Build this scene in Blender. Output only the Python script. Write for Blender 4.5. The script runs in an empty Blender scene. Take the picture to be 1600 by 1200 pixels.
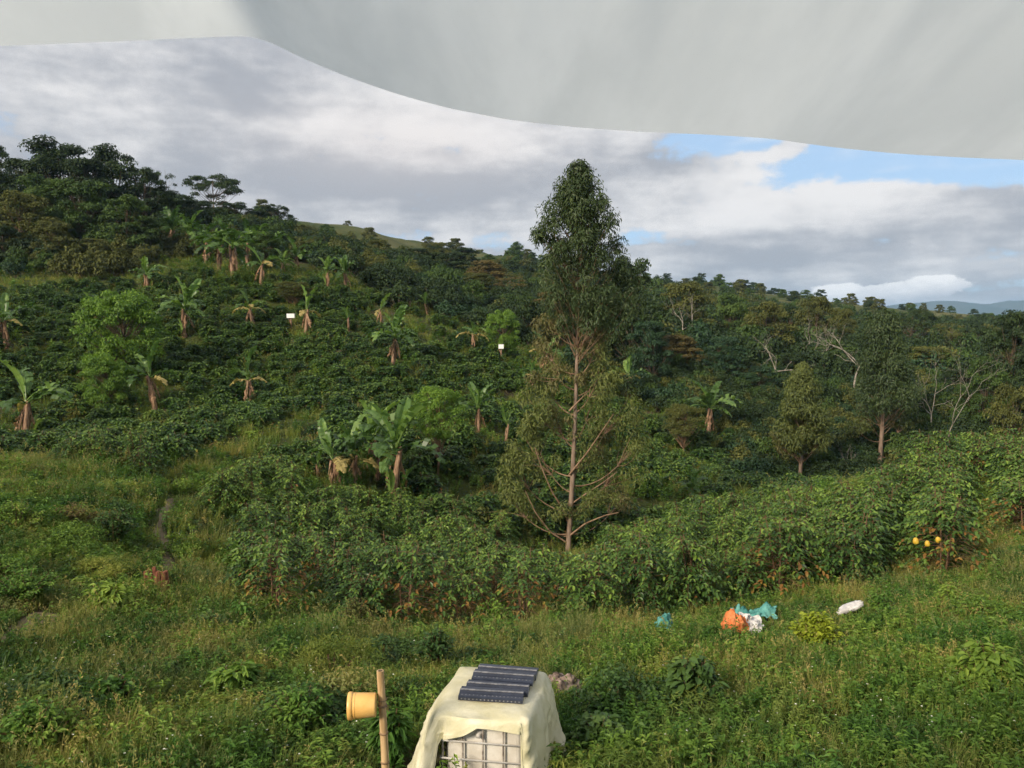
import bpy, math, random
import numpy as np
from mathutils import Vector, Matrix

random.seed(11)
rng = np.random.default_rng(11)
SC = bpy.context.scene
COL = SC.collection
PI = math.pi

# ------------------------------------------------------------------ camera
CAM = np.array([0.0, 0.0, 12.0])
F = 1256.0                                   # focal length in photograph pixels (1600 wide)
PITCH = math.radians(4.1)
cd = bpy.data.cameras.new('camera')
cd.sensor_width = 36.0
cd.lens = 36.0 * F / 1600.0
cd.clip_start = 0.05
cd.clip_end = 30000.0
cam = bpy.data.objects.new('camera', cd)
COL.objects.link(cam)
cam.location = CAM
cam.rotation_euler = (PI / 2 - PITCH, 0, 0)
SC.camera = cam

# ------------------------------------------------------------------ world: sky with broken cloud
SUN_EL, SUN_AZ = math.radians(27), math.radians(180 + 42)      # behind the viewer, to the left
world = bpy.data.worlds.new('World')
SC.world = world
world.use_nodes = True


class NT:
    """tiny helper to write node graphs as expressions"""
    def __init__(self, tree):
        self.t = tree

    def new(self, kind, **kw):
        n = self.t.nodes.new(kind)
        for k, v in kw.items():
            setattr(n, k, v)
        return n

    def put(self, sock, v):
        if isinstance(v, (int, float)):
            sock.default_value = v
        elif isinstance(v, (tuple, list)):
            v = tuple(v)
            n = len(sock.default_value)
            sock.default_value = v + (1.0,) * (n - len(v)) if len(v) < n else v[:n]
        elif v is not None:
            self.t.links.new(v, sock)

    def m(self, op, a, b=None, c=None, clamp=False):
        n = self.new('ShaderNodeMath', operation=op, use_clamp=clamp)
        self.put(n.inputs[0], a)
        if b is not None:
            self.put(n.inputs[1], b)
        if c is not None:
            self.put(n.inputs[2], c)
        return n.outputs[0]

    def smooth(self, v, a, b, lo=0.0, hi=1.0):
        n = self.new('ShaderNodeMapRange', interpolation_type='SMOOTHSTEP')
        self.put(n.inputs[0], v)
        n.inputs[1].default_value = a
        n.inputs[2].default_value = b
        n.inputs[3].default_value = lo
        n.inputs[4].default_value = hi
        return n.outputs[0]

    def mix(self, f, a, b, blend='MIX'):
        n = self.new('ShaderNodeMix', data_type='RGBA', blend_type=blend)
        self.put(n.inputs[0], f)
        self.put(n.inputs[6], a)
        self.put(n.inputs[7], b)
        return n.outputs[2]

    def noise(self, vec, scale, detail=4.0, rough=0.55, dist=0.0, w=None):
        n = self.new('ShaderNodeTexNoise', noise_dimensions='3D')
        if vec is not None:
            self.put(n.inputs['Vector'], vec)
        n.inputs['Scale'].default_value = scale
        n.inputs['Detail'].default_value = detail
        n.inputs['Roughness'].default_value = rough
        n.inputs['Distortion'].default_value = dist
        return n.outputs[0]

    def xyz(self, x, y, z):
        n = self.new('ShaderNodeCombineXYZ')
        self.put(n.inputs[0], x)
        self.put(n.inputs[1], y)
        self.put(n.inputs[2], z)
        return n.outputs[0]


def build_sky():
    g = NT(world.node_tree)
    world.node_tree.nodes.clear()
    tc = g.new('ShaderNodeTexCoord')
    sep = g.new('ShaderNodeSeparateXYZ')
    g.put(sep.inputs[0], tc.outputs['Generated'])
    x, y, z = sep.outputs
    sky = g.new('ShaderNodeTexSky', sky_type='NISHITA')
    sky.sun_disc = False
    sky.sun_elevation = SUN_EL
    sky.sun_rotation = SUN_AZ
    sky.altitude = 1500
    sky.air_density = 1.0
    sky.dust_density = 0.6
    # clouds lie on a flat ceiling: project the direction on it
    zz = g.m('ADD', g.m('MAXIMUM', z, 0.0), 0.13)
    pv = g.xyz(g.m('DIVIDE', x, zz), g.m('DIVIDE', y, zz), 0.0)
    az = g.m('ARCTAN2', x, y)
    el = g.m('ARCSINE', z)
    ang = g.xyz(az, g.m('MULTIPLY', el, 2.2), 0.0)
    med = g.noise(pv, 1.1, 5.0, 0.6)
    wisp = g.noise(g.xyz(az, g.m('MULTIPLY', el, 4.5), 3.0), 5.0, 3.0, 0.6)
    puff = g.noise(g.xyz(az, g.m('MULTIPLY', el, 1.7), 1.0), 10.0, 6.0, 0.62)

    def blob(a0, e0, sa, se):
        da = g.m('DIVIDE', g.m('SUBTRACT', az, a0), sa)
        de = g.m('DIVIDE', g.m('SUBTRACT', el, e0), se)
        q = g.m('ADD', g.m('MULTIPLY', da, da), g.m('MULTIPLY', de, de))
        return g.m('EXPONENT', g.m('MULTIPLY', q, -1.0))

    def P(px, py):
        return math.atan((px - 800) / F), math.atan((600 - py) / F) - PITCH

    def pb(px, py, sx, sy):
        a0, e0 = P(px, py)
        return blob(a0, e0, sx / F, sy / F)

    def total(base, terms):
        for w, t in terms:
            base = g.m('ADD', base, g.m('MULTIPLY', t, w))
        return base

    def centred(t):
        return g.m('SUBTRACT', t, 0.5)

    # cover: mostly a cloud ceiling; openings where blue shows through
    cm_, cp, cw = centred(med), centred(puff), centred(wisp)
    cov = total(0.70, [(0.6, cm_), (1.15, cp), (0.4, cw), (-0.95, pb(1500, 256, 230, 58)), (-0.36, pb(1150, 226, 130, 18)),
                       (-0.30, pb(720, 376, 200, 17)), (-0.26, pb(1015, 372, 80, 20)), (-0.14, pb(20, 235, 80, 36)), (-0.25, pb(1500, 418, 170, 18)),
                       (0.42, pb(1236, 242, 36, 24)), (0.40, pb(1500, 340, 190, 26))])
    mask = g.smooth(cov, 0.34, 0.54)
    # light and dark of the ceiling
    lit = total(0.45, [(1.1, cm_), (1.25, cp), (1.0, cw), (0.50, pb(650, 212, 190, 36)), (0.50, pb(1290, 290, 300, 50)), (0.2, pb(1050, 350, 200, 26)),
                       (-0.50, pb(560, 290, 340, 34)), (-0.36, pb(380, 180, 130, 70)), (-0.3, pb(1200, 410, 320, 30)), (-0.3, pb(1000, 262, 130, 30))])
    lit = g.smooth(lit, 0.06, 0.92)
    ccol = g.mix(lit, (3.7, 3.85, 4.2), (7.9, 7.75, 7.65))
    warm = g.m('MULTIPLY', pb(640, 225, 220, 60), 0.35, clamp=True)
    ccol = g.mix(warm, ccol, (7.6, 6.8, 6.4))
    base = g.mix(0.7, g.mix(1.0, sky.outputs[0], (0.86, 0.98, 1.0), 'MULTIPLY'), (4.6, 6.3, 8.6))
    cirrus = g.m('MULTIPLY', g.smooth(wisp, 0.5, 0.72), 0.6)
    base = g.mix(cirrus, base, (7.6, 7.9, 8.2))
    colr = g.mix(mask, base, ccol)
    # cumulus bank low on the horizon
    bank = total(0.0, [(1.0, pb(1375, 466, 110, 19)), (0.9, pb(1475, 452, 60, 13))])
    cb = g.m('ADD', bank, g.m('MULTIPLY', g.m('MULTIPLY', cp, 3.6), g.m('MULTIPLY', bank, 1.6, clamp=True)))
    cbm = g.smooth(cb, 0.40, 0.58)
    ctop = g.smooth(el, P(0, 486)[1], P(0, 446)[1])
    ctop = g.m('ADD', ctop, g.m('MULTIPLY', cp, 3.2), clamp=True)
    ccu = g.mix(ctop, (5.4, 5.5, 5.9), (10.2, 10.0, 9.8))
    colr = g.mix(cbm, colr, ccu)
    bg = g.new('ShaderNodeBackground')
    g.put(bg.inputs[0], colr)
    bg.inputs[1].default_value = 0.072
    out = g.new('ShaderNodeOutputWorld')
    g.put(out.inputs[0], bg.outputs[0])
    world.cycles.sampling_method = 'NONE'        # an even cloudy sky needs no importance map


build_sky()

# ------------------------------------------------------------------ sun (softened by thin cloud)
sd = bpy.data.lights.new('sun', 'SUN')
sd.energy = 3.3
sd.angle = math.radians(13)
sd.color = (1.0, 0.86, 0.68)
sun = bpy.data.objects.new('sun', sd)
COL.objects.link(sun)
sv = Vector((math.sin(SUN_AZ) * math.cos(SUN_EL), math.cos(SUN_AZ) * math.cos(SUN_EL), math.sin(SUN_EL)))
sun.rotation_euler = sv.to_track_quat('Z', 'Y').to_euler()
sun.location = (-10, -20, 40)

vs = SC.view_settings
vs.view_transform = 'Standard'
vs.look = 'None'
vs.exposure = 0.72
vs.gamma = 1.0
vs.use_curve_mapping = False
cy = SC.cycles
cy.max_bounces = 4
cy.debug_use_spatial_splits = True
cy.diffuse_bounces = 2
cy.glossy_bounces = 2
cy.transmission_bounces = 2
cy.volume_bounces = 0
cy.transparent_max_bounces = 4
cy.caustics_reflective = False
cy.caustics_refractive = False
cy.sample_clamp_indirect = 4.0
cy.use_denoising = True
try:
    cy.denoiser = 'OPENIMAGEDENOISE'
    cy.denoising_input_passes = 'RGB_ALBEDO_NORMAL'
    cy.denoising_prefilter = 'FAST'
except Exception:
    pass
cy.use_adaptive_sampling = True
cy.adaptive_threshold = 0.03


# ------------------------------------------------------------------ helpers: scene objects
def tag(o, label=None, cat=None, group=None, kind=None):
    if label:
        o['label'] = label
    if cat:
        o['category'] = cat
    if group:
        o['group'] = group
    if kind:
        o['kind'] = kind
    return o


def link(name, data, parent=None, loc=None, rot=None, scl=None):
    o = bpy.data.objects.new(name, data)
    COL.objects.link(o)
    if parent is not None:
        o.parent = parent
    if loc is not None:
        o.location = loc
    if rot is not None:
        o.rotation_euler = rot
    if scl is not None:
        o.scale = scl if hasattr(scl, '__len__') else (scl, scl, scl)
    return o


def unit(v):
    v = np.asarray(v, float)
    return v / np.maximum(np.linalg.norm(v, axis=-1, keepdims=True), 1e-9)


class MB:
    """collects vertices and faces with numpy and turns them into one mesh"""
    def __init__(self):
        self.v, self.nv = [], 0
        self.loops, self.tot, self.mat, self.tint = [], [], [], []

    def add(self, verts, faces, mat=0, tint=0.5, smooth=None):
        verts = np.asarray(verts, float).reshape(-1, 3)
        faces = np.asarray(faces, int)
        self.v.append(verts)
        self.loops.append((faces + self.nv).ravel())
        n, k = faces.shape
        self.tot.append(np.full(n, k))
        self.mat.append(np.full(n, mat))
        self.tint.append(np.broadcast_to(np.asarray(tint, float), (n,)).copy())
        self.nv += len(verts)

    def tube(self, pts, rad, ns=6, mat=0, tint=0.5, cap=True):
        pts = np.asarray(pts, float)
        k = len(pts)
        rad = np.broadcast_to(np.asarray(rad, float), (k,))
        t = unit(np.gradient(pts, axis=0))
        ref = np.array([0.0, 0.0, 1.0]) if abs(t[0][2]) < 0.9 else np.array([1.0, 0.0, 0.0])
        n1 = unit(np.cross(t, ref))
        n2 = np.cross(t, n1)
        a = np.arange(ns) * 2 * PI / ns
        ring = pts[:, None] + rad[:, None, None] * (np.cos(a)[None, :, None] * n1[:, None] + np.sin(a)[None, :, None] * n2[:, None])
        i = np.arange(k - 1)[:, None] * ns
        j = np.arange(ns)[None]
        f = np.stack([i + j, i + (j + 1) % ns, i + ns + (j + 1) % ns, i + ns + j], -1).reshape(-1, 4)
        self.add(ring, f, mat, tint)
        if cap:
            self.add(ring[-1], [list(range(ns))], mat, tint)
            self.add(ring[0], [list(range(ns))[::-1]], mat, tint)

    def box(self, c, s, R=None, mat=0, tint=0.5):
        c, s = np.asarray(c, float), np.asarray(s, float) / 2
        v = np.array([[a, b, d] for a in (-1, 1) for b in (-1, 1) for d in (-1, 1)], float) * s
        if R is not None:
            v = v @ np.asarray(R).T
        self.add(v + c, [[0, 1, 3, 2], [4, 6, 7, 5], [0, 4, 5, 1], [2, 3, 7, 6], [0, 2, 6, 4], [1, 5, 7, 3]], mat, tint)

    def leaves(self, P, D, N, L, W, tint=0.5, mat=0, fold=0.25, droop=0.0, shape='rhomb'):
        P, D = np.asarray(P, float), unit(D)
        n = len(P)
        L = np.broadcast_to(np.asarray(L, float), (n,))[:, None]
        W = np.broadcast_to(np.asarray(W, float), (n,))[:, None]
        tint = np.broadcast_to(np.asarray(tint, float), (n,))
        S = unit(np.cross(D, N))
        U = np.cross(S, D)
        dn = np.array([0, 0, -1.0])
        b = np.arange(n)[:, None]
        if shape == 'rhomb':
            a0 = P
            a1 = P + D * L * 0.45 + S * W * 0.5 + U * W * fold
            a2 = P + D * L + dn * L * droop
            a3 = P + D * L * 0.45 - S * W * 0.5 + U * W * fold
            v = np.stack([a0, a1, a2, a3], 1).reshape(-1, 3)
            self.add(v, b * 4 + np.array([[0, 1, 2, 3]]), mat, tint)
        else:                                   # a folded leaf of six points, two quads either side of the midrib
            m1 = P + D * L * 0.40 + U * L * 0.03
            m2 = P + D * L * 0.75 + dn * L * droop * 0.45
            tip = P + D * L + dn * L * droop
            l1 = m1 + S * W * 0.5 + U * W * fold
            r1 = m1 - S * W * 0.5 + U * W * fold
            l2 = m2 + S * W * 0.40 + U * W * fold * 0.8
            r2 = m2 - S * W * 0.40 + U * W * fold * 0.8
            v = np.stack([P, l1, l2, tip, r2, r1, m1, m2], 1).reshape(-1, 3)
            f1 = b * 8 + np.array([[0, 1, 2, 7]])
            f2 = b * 8 + np.array([[0, 7, 4, 5]])
            f3 = b * 8 + np.array([[7, 2, 3, 4]])
            self.add(v, np.concatenate([f1, f2, f3]), mat, np.concatenate([tint, tint, tint]))

    def mesh(self, name, mats, smooth=False):
        me = bpy.data.meshes.new(name)
        v = np.concatenate(self.v)
        loops = np.concatenate(self.loops)
        tot = np.concatenate(self.tot)
        me.vertices.add(len(v))
        me.vertices.foreach_set('co', v.ravel())
        me.loops.add(len(loops))
        me.loops.foreach_set('vertex_index', loops)
        me.polygons.add(len(tot))
        me.polygons.foreach_set('loop_start', np.concatenate([[0], np.cumsum(tot)[:-1]]))
        me.polygons.foreach_set('material_index', np.concatenate(self.mat))
        me.polygons.foreach_set('use_smooth', np.full(len(tot), bool(smooth)))
        at = me.attributes.new('tint', 'FLOAT', 'FACE')
        at.data.foreach_set('value', np.concatenate(self.tint))
        me.update(calc_edges=True)
        me.validate()
        for m in (mats if isinstance(mats, (list, tuple)) else [mats]):
            me.materials.append(m)
        return me


# ------------------------------------------------------------------ materials
def new_mat(name):
    m = bpy.data.materials.new(name)
    m.use_nodes = True
    m.node_tree.nodes.clear()
    return m, NT(m.node_tree)


def leaf_mat(name, dark, mid, light, rough=0.5, trans=0.22, spec=0.3, vary=0.25, gain=1.35, patch=0.0):
    """foliage: each leaf has its own tone (face attribute tint), each plant a slightly different one"""
    dark, mid, light = [tuple(min(.8, c * gain) for c in q) for q in (dark, mid, light)]
    m, g = new_mat(name)
    a = g.new('ShaderNodeAttribute', attribute_name='tint')
    oi = g.new('ShaderNodeObjectInfo')
    t = g.m('ADD', a.outputs['Fac'], g.m('MULTIPLY', g.m('SUBTRACT', oi.outputs['Random'], 0.5), vary), clamp=True)
    r = g.new('ShaderNodeValToRGB')
    r.color_ramp.elements[0].color = dark + (1,)
    r.color_ramp.elements[1].color = light + (1,)
    e = r.color_ramp.elements.new(0.5)
    e.color = mid + (1,)
    g.put(r.inputs[0], t)
    leaf = r.outputs[0]
    if patch > 0:                               # poorer and richer ground: yellower and deeper green stands
        geo = g.new('ShaderNodeNewGeometry')
        nz = g.smooth(g.noise(geo.outputs['Position'], 0.55, 3, 0.6), .34, .66)
        leaf = g.mix(1.0, leaf, g.mix(nz, (1 - patch, 1 - patch * .55, 1 - patch * .5), (1 + patch * .9, 1 + patch * .55, 1 + patch * .5)), 'MULTIPLY')
    p = g.new('ShaderNodeBsdfPrincipled')
    g.put(p.inputs['Base Color'], leaf)
    p.inputs['Roughness'].default_value = rough
    p.inputs['Specular IOR Level'].default_value = spec
    sh = p.outputs[0]
    if trans > 0:
        tr = g.new('ShaderNodeBsdfTranslucent')
        g.put(tr.inputs[0], g.mix(1.0, leaf, (1.25, 1.3, 0.7), 'MULTIPLY'))
        mx = g.new('ShaderNodeMixShader')
        mx.inputs[0].default_value = trans
        g.put(mx.inputs[1], sh)
        g.put(mx.inputs[2], tr.outputs[0])
        sh = mx.outputs[0]
    o = g.new('ShaderNodeOutputMaterial')
    g.put(o.inputs[0], sh)
    return m


def solid_mat(name, c1, c2, scale=6.0, rough=0.7, spec=0.3, bump=0.0, bscale=30.0, trans=0.0, stretch=None, detail=5.0, lo=0.35, hi=0.65):
    """two-tone noise surface with optional relief"""
    m, g = new_mat(name)
    tc = g.new('ShaderNodeTexCoord')
    vec = tc.outputs['Object']
    if stretch:
        mp = g.new('ShaderNodeMapping')
        mp.inputs['Scale'].default_value = stretch
        g.put(mp.inputs[0], vec)
        vec = mp.outputs[0]
    n = g.noise(vec, scale, detail, 0.6, 0.3)
    col = g.mix(g.smooth(n, lo, hi), c1, c2)
    p = g.new('ShaderNodeBsdfPrincipled')
    g.put(p.inputs['Base Color'], col)
    p.inputs['Roughness'].default_value = rough
    p.inputs['Specular IOR Level'].default_value = spec
    if bump > 0:
        b = g.new('ShaderNodeBump')
        b.inputs['Strength'].default_value = bump
        b.inputs['Distance'].default_value = 0.02
        g.put(b.inputs['Height'], g.noise(vec, bscale, 6.0, 0.6))
        g.put(p.inputs['Normal'], b.outputs[0])
    sh = p.outputs[0]
    if trans > 0:
        tr = g.new('ShaderNodeBsdfTranslucent')
        g.put(tr.inputs[0], col)
        mx = g.new('ShaderNodeMixShader')
        mx.inputs[0].default_value = trans
        g.put(mx.inputs[1], sh)
        g.put(mx.inputs[2], tr.outputs[0])
        sh = mx.outputs[0]
    o = g.new('ShaderNodeOutputMaterial')
    g.put(o.inputs[0], sh)
    return m


M = {}
M['coffee'] = leaf_mat('coffee_leaf', (.012, .032, .009), (.046, .095, .018), (.15, .225, .036), 0.42, 0.2, 0.35, 0.3)
M['coffee_far'] = leaf_mat('coffee_leaf_hillside', (.010, .026, .008), (.030, .066, .014), (.115, .175, .030), 0.42, 0.18, 0.3, 0.35, patch=.2)
M['coffee_tired'] = leaf_mat('coffee_leaf_yellowing', (.10, .055, .018), (.17, .085, .022), (.20, .17, .03), 0.5, 0.2, 0.3)
M['twig'] = solid_mat('brown_twig', (.10, .058, .034), (.19, .11, .062), 12, 0.8)
M['euc'] = leaf_mat('eucalyptus_leaf', (.020, .036, .014), (.040, .064, .022), (.085, .115, .038), 0.5, 0.2, 0.3)
M['euc_old'] = leaf_mat('eucalyptus_leaf_old', (.062, .062, .022), (.10, .098, .036), (.155, .140, .055), 0.55, 0.25, 0.3)
M['euc_pale'] = leaf_mat('eucalyptus_leaf_pale', (.045, .062, .018), (.090, .112, .030), (.16, .18, .05), 0.55, 0.25, 0.3)
M['euc_bark'] = solid_mat('eucalyptus_bark', (.15, .105, .075), (.29, .215, .16), 3, 0.75, 0.3, 0.5, 14, stretch=(3, 3, 0.5))
M['bark'] = solid_mat('brown_bark', (.075, .052, .036), (.16, .115, .08), 4, 0.85, 0.2, 0.6, 16, stretch=(3, 3, 0.7))
M['pale_bark'] = solid_mat('pale_bark', (.20, .18, .15), (.38, .345, .295), 3, 0.8, 0.2, 0.3, 12)
M['tan_bark'] = solid_mat('tan_bark', (.16, .10, .062), (.30, .20, .13), 3, 0.8, 0.2, 0.3, 12)
M['dark_crown'] = leaf_mat('dark_crown_leaf', (.012, .022, .009), (.024, .043, .015), (.055, .086, .026), 0.55, 0.18, 0.2)
M['green_crown'] = leaf_mat('green_crown_leaf', (.022, .042, .012), (.046, .082, .020), (.10, .15, .034), 0.55, 0.2, 0.2)
M['olive_crown'] = leaf_mat('olive_crown_leaf', (.036, .044, .013), (.070, .080, .022), (.13, .135, .036), 0.6, 0.2, 0.2)
M['brown_crown'] = leaf_mat('brown_crown_leaf', (.046, .040, .014), (.090, .074, .026), (.145, .115, .042), 0.65, 0.2, 0.2)
M['teal_crown'] = leaf_mat('teal_crown_leaf', (.010, .026, .013), (.024, .054, .023), (.052, .098, .036), 0.5, 0.18, 0.25)
M['lime_crown'] = leaf_mat('lime_crown_leaf', (.040, .085, .014), (.105, .19, .028), (.23, .33, .045), 0.5, 0.3, 0.25)
M['banana'] = leaf_mat('banana_leaf', (.030, .062, .018), (.072, .135, .034), (.17, .255, .062), 0.4, 0.35, 0.4, 0.6)
M['banana_old'] = leaf_mat('banana_leaf_yellowing', (.14, .12, .04), (.27, .22, .08), (.36, .30, .12), 0.55, 0.3, 0.3)
M['banana_dry'] = leaf_mat('banana_leaf_dry', (.13, .075, .042), (.25, .155, .095), (.42, .29, .20), 0.8, 0.25, 0.15)
M['banana_stem'] = solid_mat('banana_stem', (.13, .070, .040), (.36, .235, .15), 5, 0.7, 0.25, 0.5, 12, stretch=(5, 5, 0.6))
M['grass'] = leaf_mat('grass_blade', (.070, .098, .019), (.130, .165, .034), (.215, .24, .062), 0.6, 0.3, 0.2, 0.55, patch=.45)
M['grass_dry'] = leaf_mat('grass_blade_dry', (.10, .115, .030), (.155, .162, .046), (.235, .205, .08), 0.65, 0.3, 0.2, 0.5, patch=.35)
M['weed'] = leaf_mat('weed_leaf', (.036, .078, .012), (.072, .135, .020), (.145, .22, .036), 0.55, 0.25, 0.25, 0.55, patch=.4)
M['weed_dark'] = leaf_mat('weed_leaf_dark', (.022, .050, .013), (.046, .088, .020), (.092, .145, .034), 0.5, 0.2, 0.3, 0.4, patch=.3)
M['flower'] = solid_mat('flower_petal', (.72, .72, .62), (.85, .84, .76), 5, 0.6, 0.3)


# ------------------------------------------------------------------ picture <-> place
CP, SP = math.cos(PITCH), math.sin(PITCH)


def ray(px, py):
    """direction through a photograph pixel, scaled to unit depth along Y"""
    a, b = (px - 800.0) / F, (600.0 - py) / F
    d = np.array([a, CP + b * SP, -SP + b * CP])
    return d / d[1]


def point(px, py, D):
    return CAM + ray(px, py) * D


def project(X, Y, Z):
    x, y, z = X - CAM[0], Y - CAM[1], Z - CAM[2]
    dep = np.maximum(y * CP - z * SP, 0.01)
    up = y * SP + z * CP
    return 800 + F * x / dep, 600 - F * up / dep


# ------------------------------------------------------------------ noise on the ground plan
_perm = np.random.default_rng(5).random((256, 256))


def vnoise(x, y):
    x, y = np.asarray(x, float), np.asarray(y, float)
    xi, yi = np.floor(x).astype(int), np.floor(y).astype(int)
    fx, fy = x - xi, y - yi
    fx, fy = fx * fx * (3 - 2 * fx), fy * fy * (3 - 2 * fy)
    g = lambda i, j: _perm[i & 255, j & 255]
    return (g(xi, yi) * (1 - fx) + g(xi + 1, yi) * fx) * (1 - fy) + (g(xi, yi + 1) * (1 - fx) + g(xi + 1, yi + 1) * fx) * fy


def fbm(x, y, o=3):
    s, a, t = 0, 1.0, 0
    for k in range(o):
        s = s + a * vnoise(np.asarray(x) * 2 ** k + 17.3 * k, np.asarray(y) * 2 ** k + 9.1 * k)
        t += a
        a *= 0.5
    return s / t


# ------------------------------------------------------------------ terrain: heights read off the photograph, then one smooth sheet
TP = [  # photograph x, y and how far away the ground is there
    (0, 1200, 9.0), (200, 1200, 9.0), (450, 1200, 9.1), (1000, 1200, 9.2), (1300, 1200, 9.2), (1600, 1200, 9.0),
    (0, 1000, 14.0), (200, 1000, 14.8), (400, 1000, 16.5), (700, 1010, 17.0), (900, 1000, 18.0), (1100, 1000, 17.6), (1300, 990, 17.2), (1600, 1000, 15.2),
    (0, 1100, 11.2), (400, 1100, 11.8), (1000, 1100, 12.2), (1600, 1100, 11.4),
    (330, 935, 20.0), (450, 955, 20.2), (700, 975, 20.4), (900, 968, 21.0), (1060, 958, 21.2), (1250, 935, 21.6), (1450, 905, 22.0), (1600, 870, 21.5),
    (245, 905, 20.0), (260, 800, 28.0), (0, 880, 19.0), (0, 800, 24.0), (180, 800, 26.0), (150, 745, 32.0), (300, 728, 36.0), (440, 675, 45.0),
    (450, 888, 27.0), (700, 920, 27.0), (888, 905, 31.0), (888, 868, 37.0), (1150, 868, 30.0), (1400, 825, 30.0), (1560, 785, 30.0), (1600, 742, 36.0), (1450, 735, 38.0), (1250, 810, 36.0),
    (1250, 775, 60.0), (1378, 740, 66.0), (600, 775, 38.0), (515, 760, 38.0), (685, 740, 42.0), (750, 672, 50.0), (1080, 790, 45.0), (1065, 715, 60.0), (1108, 677, 66.0),
    (40, 690, 46.0), (240, 640, 53.0), (390, 630, 56.0), (615, 570, 62.0), (735, 548, 72.0), (783, 560, 72.0), (455, 515, 72.0), (290, 525, 67.0), (10, 545, 60.0),
    (230, 455, 82.0), (355, 430, 86.0), (410, 445, 84.0), (535, 450, 88.0), (100, 445, 82.0), (0, 448, 80.0), (620, 480, 88.0), (740, 492, 95.0), (850, 565, 80.0), (960, 610, 74.0), (1030, 640, 72.0),
    (0, 405, 98.0), (160, 400, 100.0), (160, 365, 118.0), (0, 345, 135.0), (350, 362, 122.0), (440, 372, 145.0), (260, 375, 112.0),
    (480, 348, 255.0), (560, 357, 280.0), (650, 382, 300.0), (720, 397, 320.0), (830, 408, 350.0), (1020, 440, 380.0), (1150, 462, 420.0), (1300, 480, 450.0), (1400, 500, 480.0), (1500, 520, 480.0), (1600, 530, 480.0),
    (540, 372, 240.0), (640, 400, 250.0), (560, 410, 140.0), (700, 445, 150.0), (900, 490, 160.0), (1150, 565, 110.0), (1400, 600, 110.0), (1600, 610, 85.0), (1100, 525, 180.0), (1400, 535, 220.0), (1600, 545, 200.0),
]
TX = np.array([point(*p) for p in TP])
extra = [(0, 0, 6.9), (8, 0, 6.9), (-8, 0, 6.9), (0, -15, 7), (20, -12, 7), (-20, -12, 7), (-60, 10, 9), (60, 10, 6), (-70, 50, 14), (80, 55, 4), (-110, 110, 29),
         (130, 120, 2), (-0.45, 8.9, 6.78), (0, -300, 10), (-400, 0, 20), (400, 0, 0), (-300, 300, 50), (400, 350, 0), (0, 900, -20), (-700, 700, 10), (700, 700, -20),
         (0, 3000, -60), (3000, 2500, -60), (-3000, 2500, -60), (3000, -500, -60), (-3000, -500, -60), (0, -3000, -60)]
TX = np.concatenate([TX, np.array(extra, float)])
_d = np.linalg.norm(TX[:, None, :2] - TX[None, :, :2], axis=-1)
_n = len(TX)
_A = np.zeros((_n + 1, _n + 1))
_A[:_n, :_n] = _d - np.eye(_n) * 0.25
_A[:_n, _n] = 1
_A[_n, :_n] = 1
_W = np.linalg.solve(_A, np.concatenate([TX[:, 2], [0]]))


def H(x, y):
    x, y = np.atleast_1d(np.asarray(x, float)), np.atleast_1d(np.asarray(y, float))
    sh = x.shape
    x, y = x.ravel(), y.ravel()
    out = np.empty(len(x))
    for i in range(0, len(x), 20000):
        s = slice(i, i + 20000)
        d = np.sqrt((x[s, None] - TX[None, :, 0]) ** 2 + (y[s, None] - TX[None, :, 1]) ** 2)
        out[s] = d @ _W[:_n] + _W[_n]
    r = np.hypot(x, y)
    out += (fbm(x * 0.55, y * 0.55) - 0.5) * np.clip((r - 5) / 6, 0, 1) * 0.32
    out += (fbm(x * 0.06 + 4, y * 0.06) - 0.5) * np.clip((r - 90) / 100, 0, 1) * 5.0
    return out.reshape(sh)


def h1(x, y):
    return float(H(x, y)[0])


_DS = np.geomspace(6, 600, 700)


def hit(px, py):
    """where the line of sight through a pixel meets the ground"""
    d = ray(px, py)
    p = CAM[None] + d[None] * _DS[:, None]
    below = np.nonzero(p[:, 2] < H(p[:, 0], p[:, 1]))[0]
    k = below[0] if len(below) else len(_DS) - 1
    q = p[k].copy()
    q[2] = h1(q[0], q[1])
    return q


def on_ground(px, D, py=600):
    p = point(px, py, D)
    return np.array([p[0], p[1], h1(p[0], p[1])])


def height_to(px, ytop, base):
    """how tall a thing standing at base is when its top shows at pixel row ytop"""
    return float(point(px, ytop, base[1])[2] - base[2])


# ------------------------------------------------------------------ ground sheet
def ground_mat():
    m, g = new_mat('ground')
    geo = g.new('ShaderNodeNewGeometry')
    pos = geo.outputs['Position']
    n1 = g.noise(pos, 0.35, 6, 0.6)
    n2 = g.noise(pos, 3.0, 6, 0.65)
    n3 = g.noise(pos, 0.035, 5, 0.55)
    green = g.mix(g.smooth(n2, .3, .7), (.030, .042, .012), (.075, .092, .026))
    soil = g.mix(g.smooth(n2, .3, .7), (.055, .040, .026), (.125, .090, .058))
    col = g.mix(g.smooth(n1, .52, .68), green, soil)
    # the open slopes far away are pasture
    ln = g.new('ShaderNodeVectorMath', operation='LENGTH')
    g.put(ln.inputs[0], pos)
    far = g.smooth(ln.outputs['Value'], 150, 230)
    pasture = g.mix(g.smooth(n3, .38, .62), (.055, .075, .025), (.12, .12, .050))
    col = g.mix(far, col, pasture)
    p = g.new('ShaderNodeBsdfPrincipled')
    g.put(p.inputs['Base Color'], col)
    p.inputs['Roughness'].default_value = 0.95
    p.inputs['Specular IOR Level'].default_value = 0.1
    b = g.new('ShaderNodeBump')
    b.inputs['Strength'].default_value = 0.6
    b.inputs['Distance'].default_value = 0.06
    g.put(b.inputs['Height'], g.noise(pos, 9, 6, 0.65))
    g.put(p.inputs['Normal'], b.outputs[0])
    o = g.new('ShaderNodeOutputMaterial')
    g.put(o.inputs[0], p.outputs[0])
    return m


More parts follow.
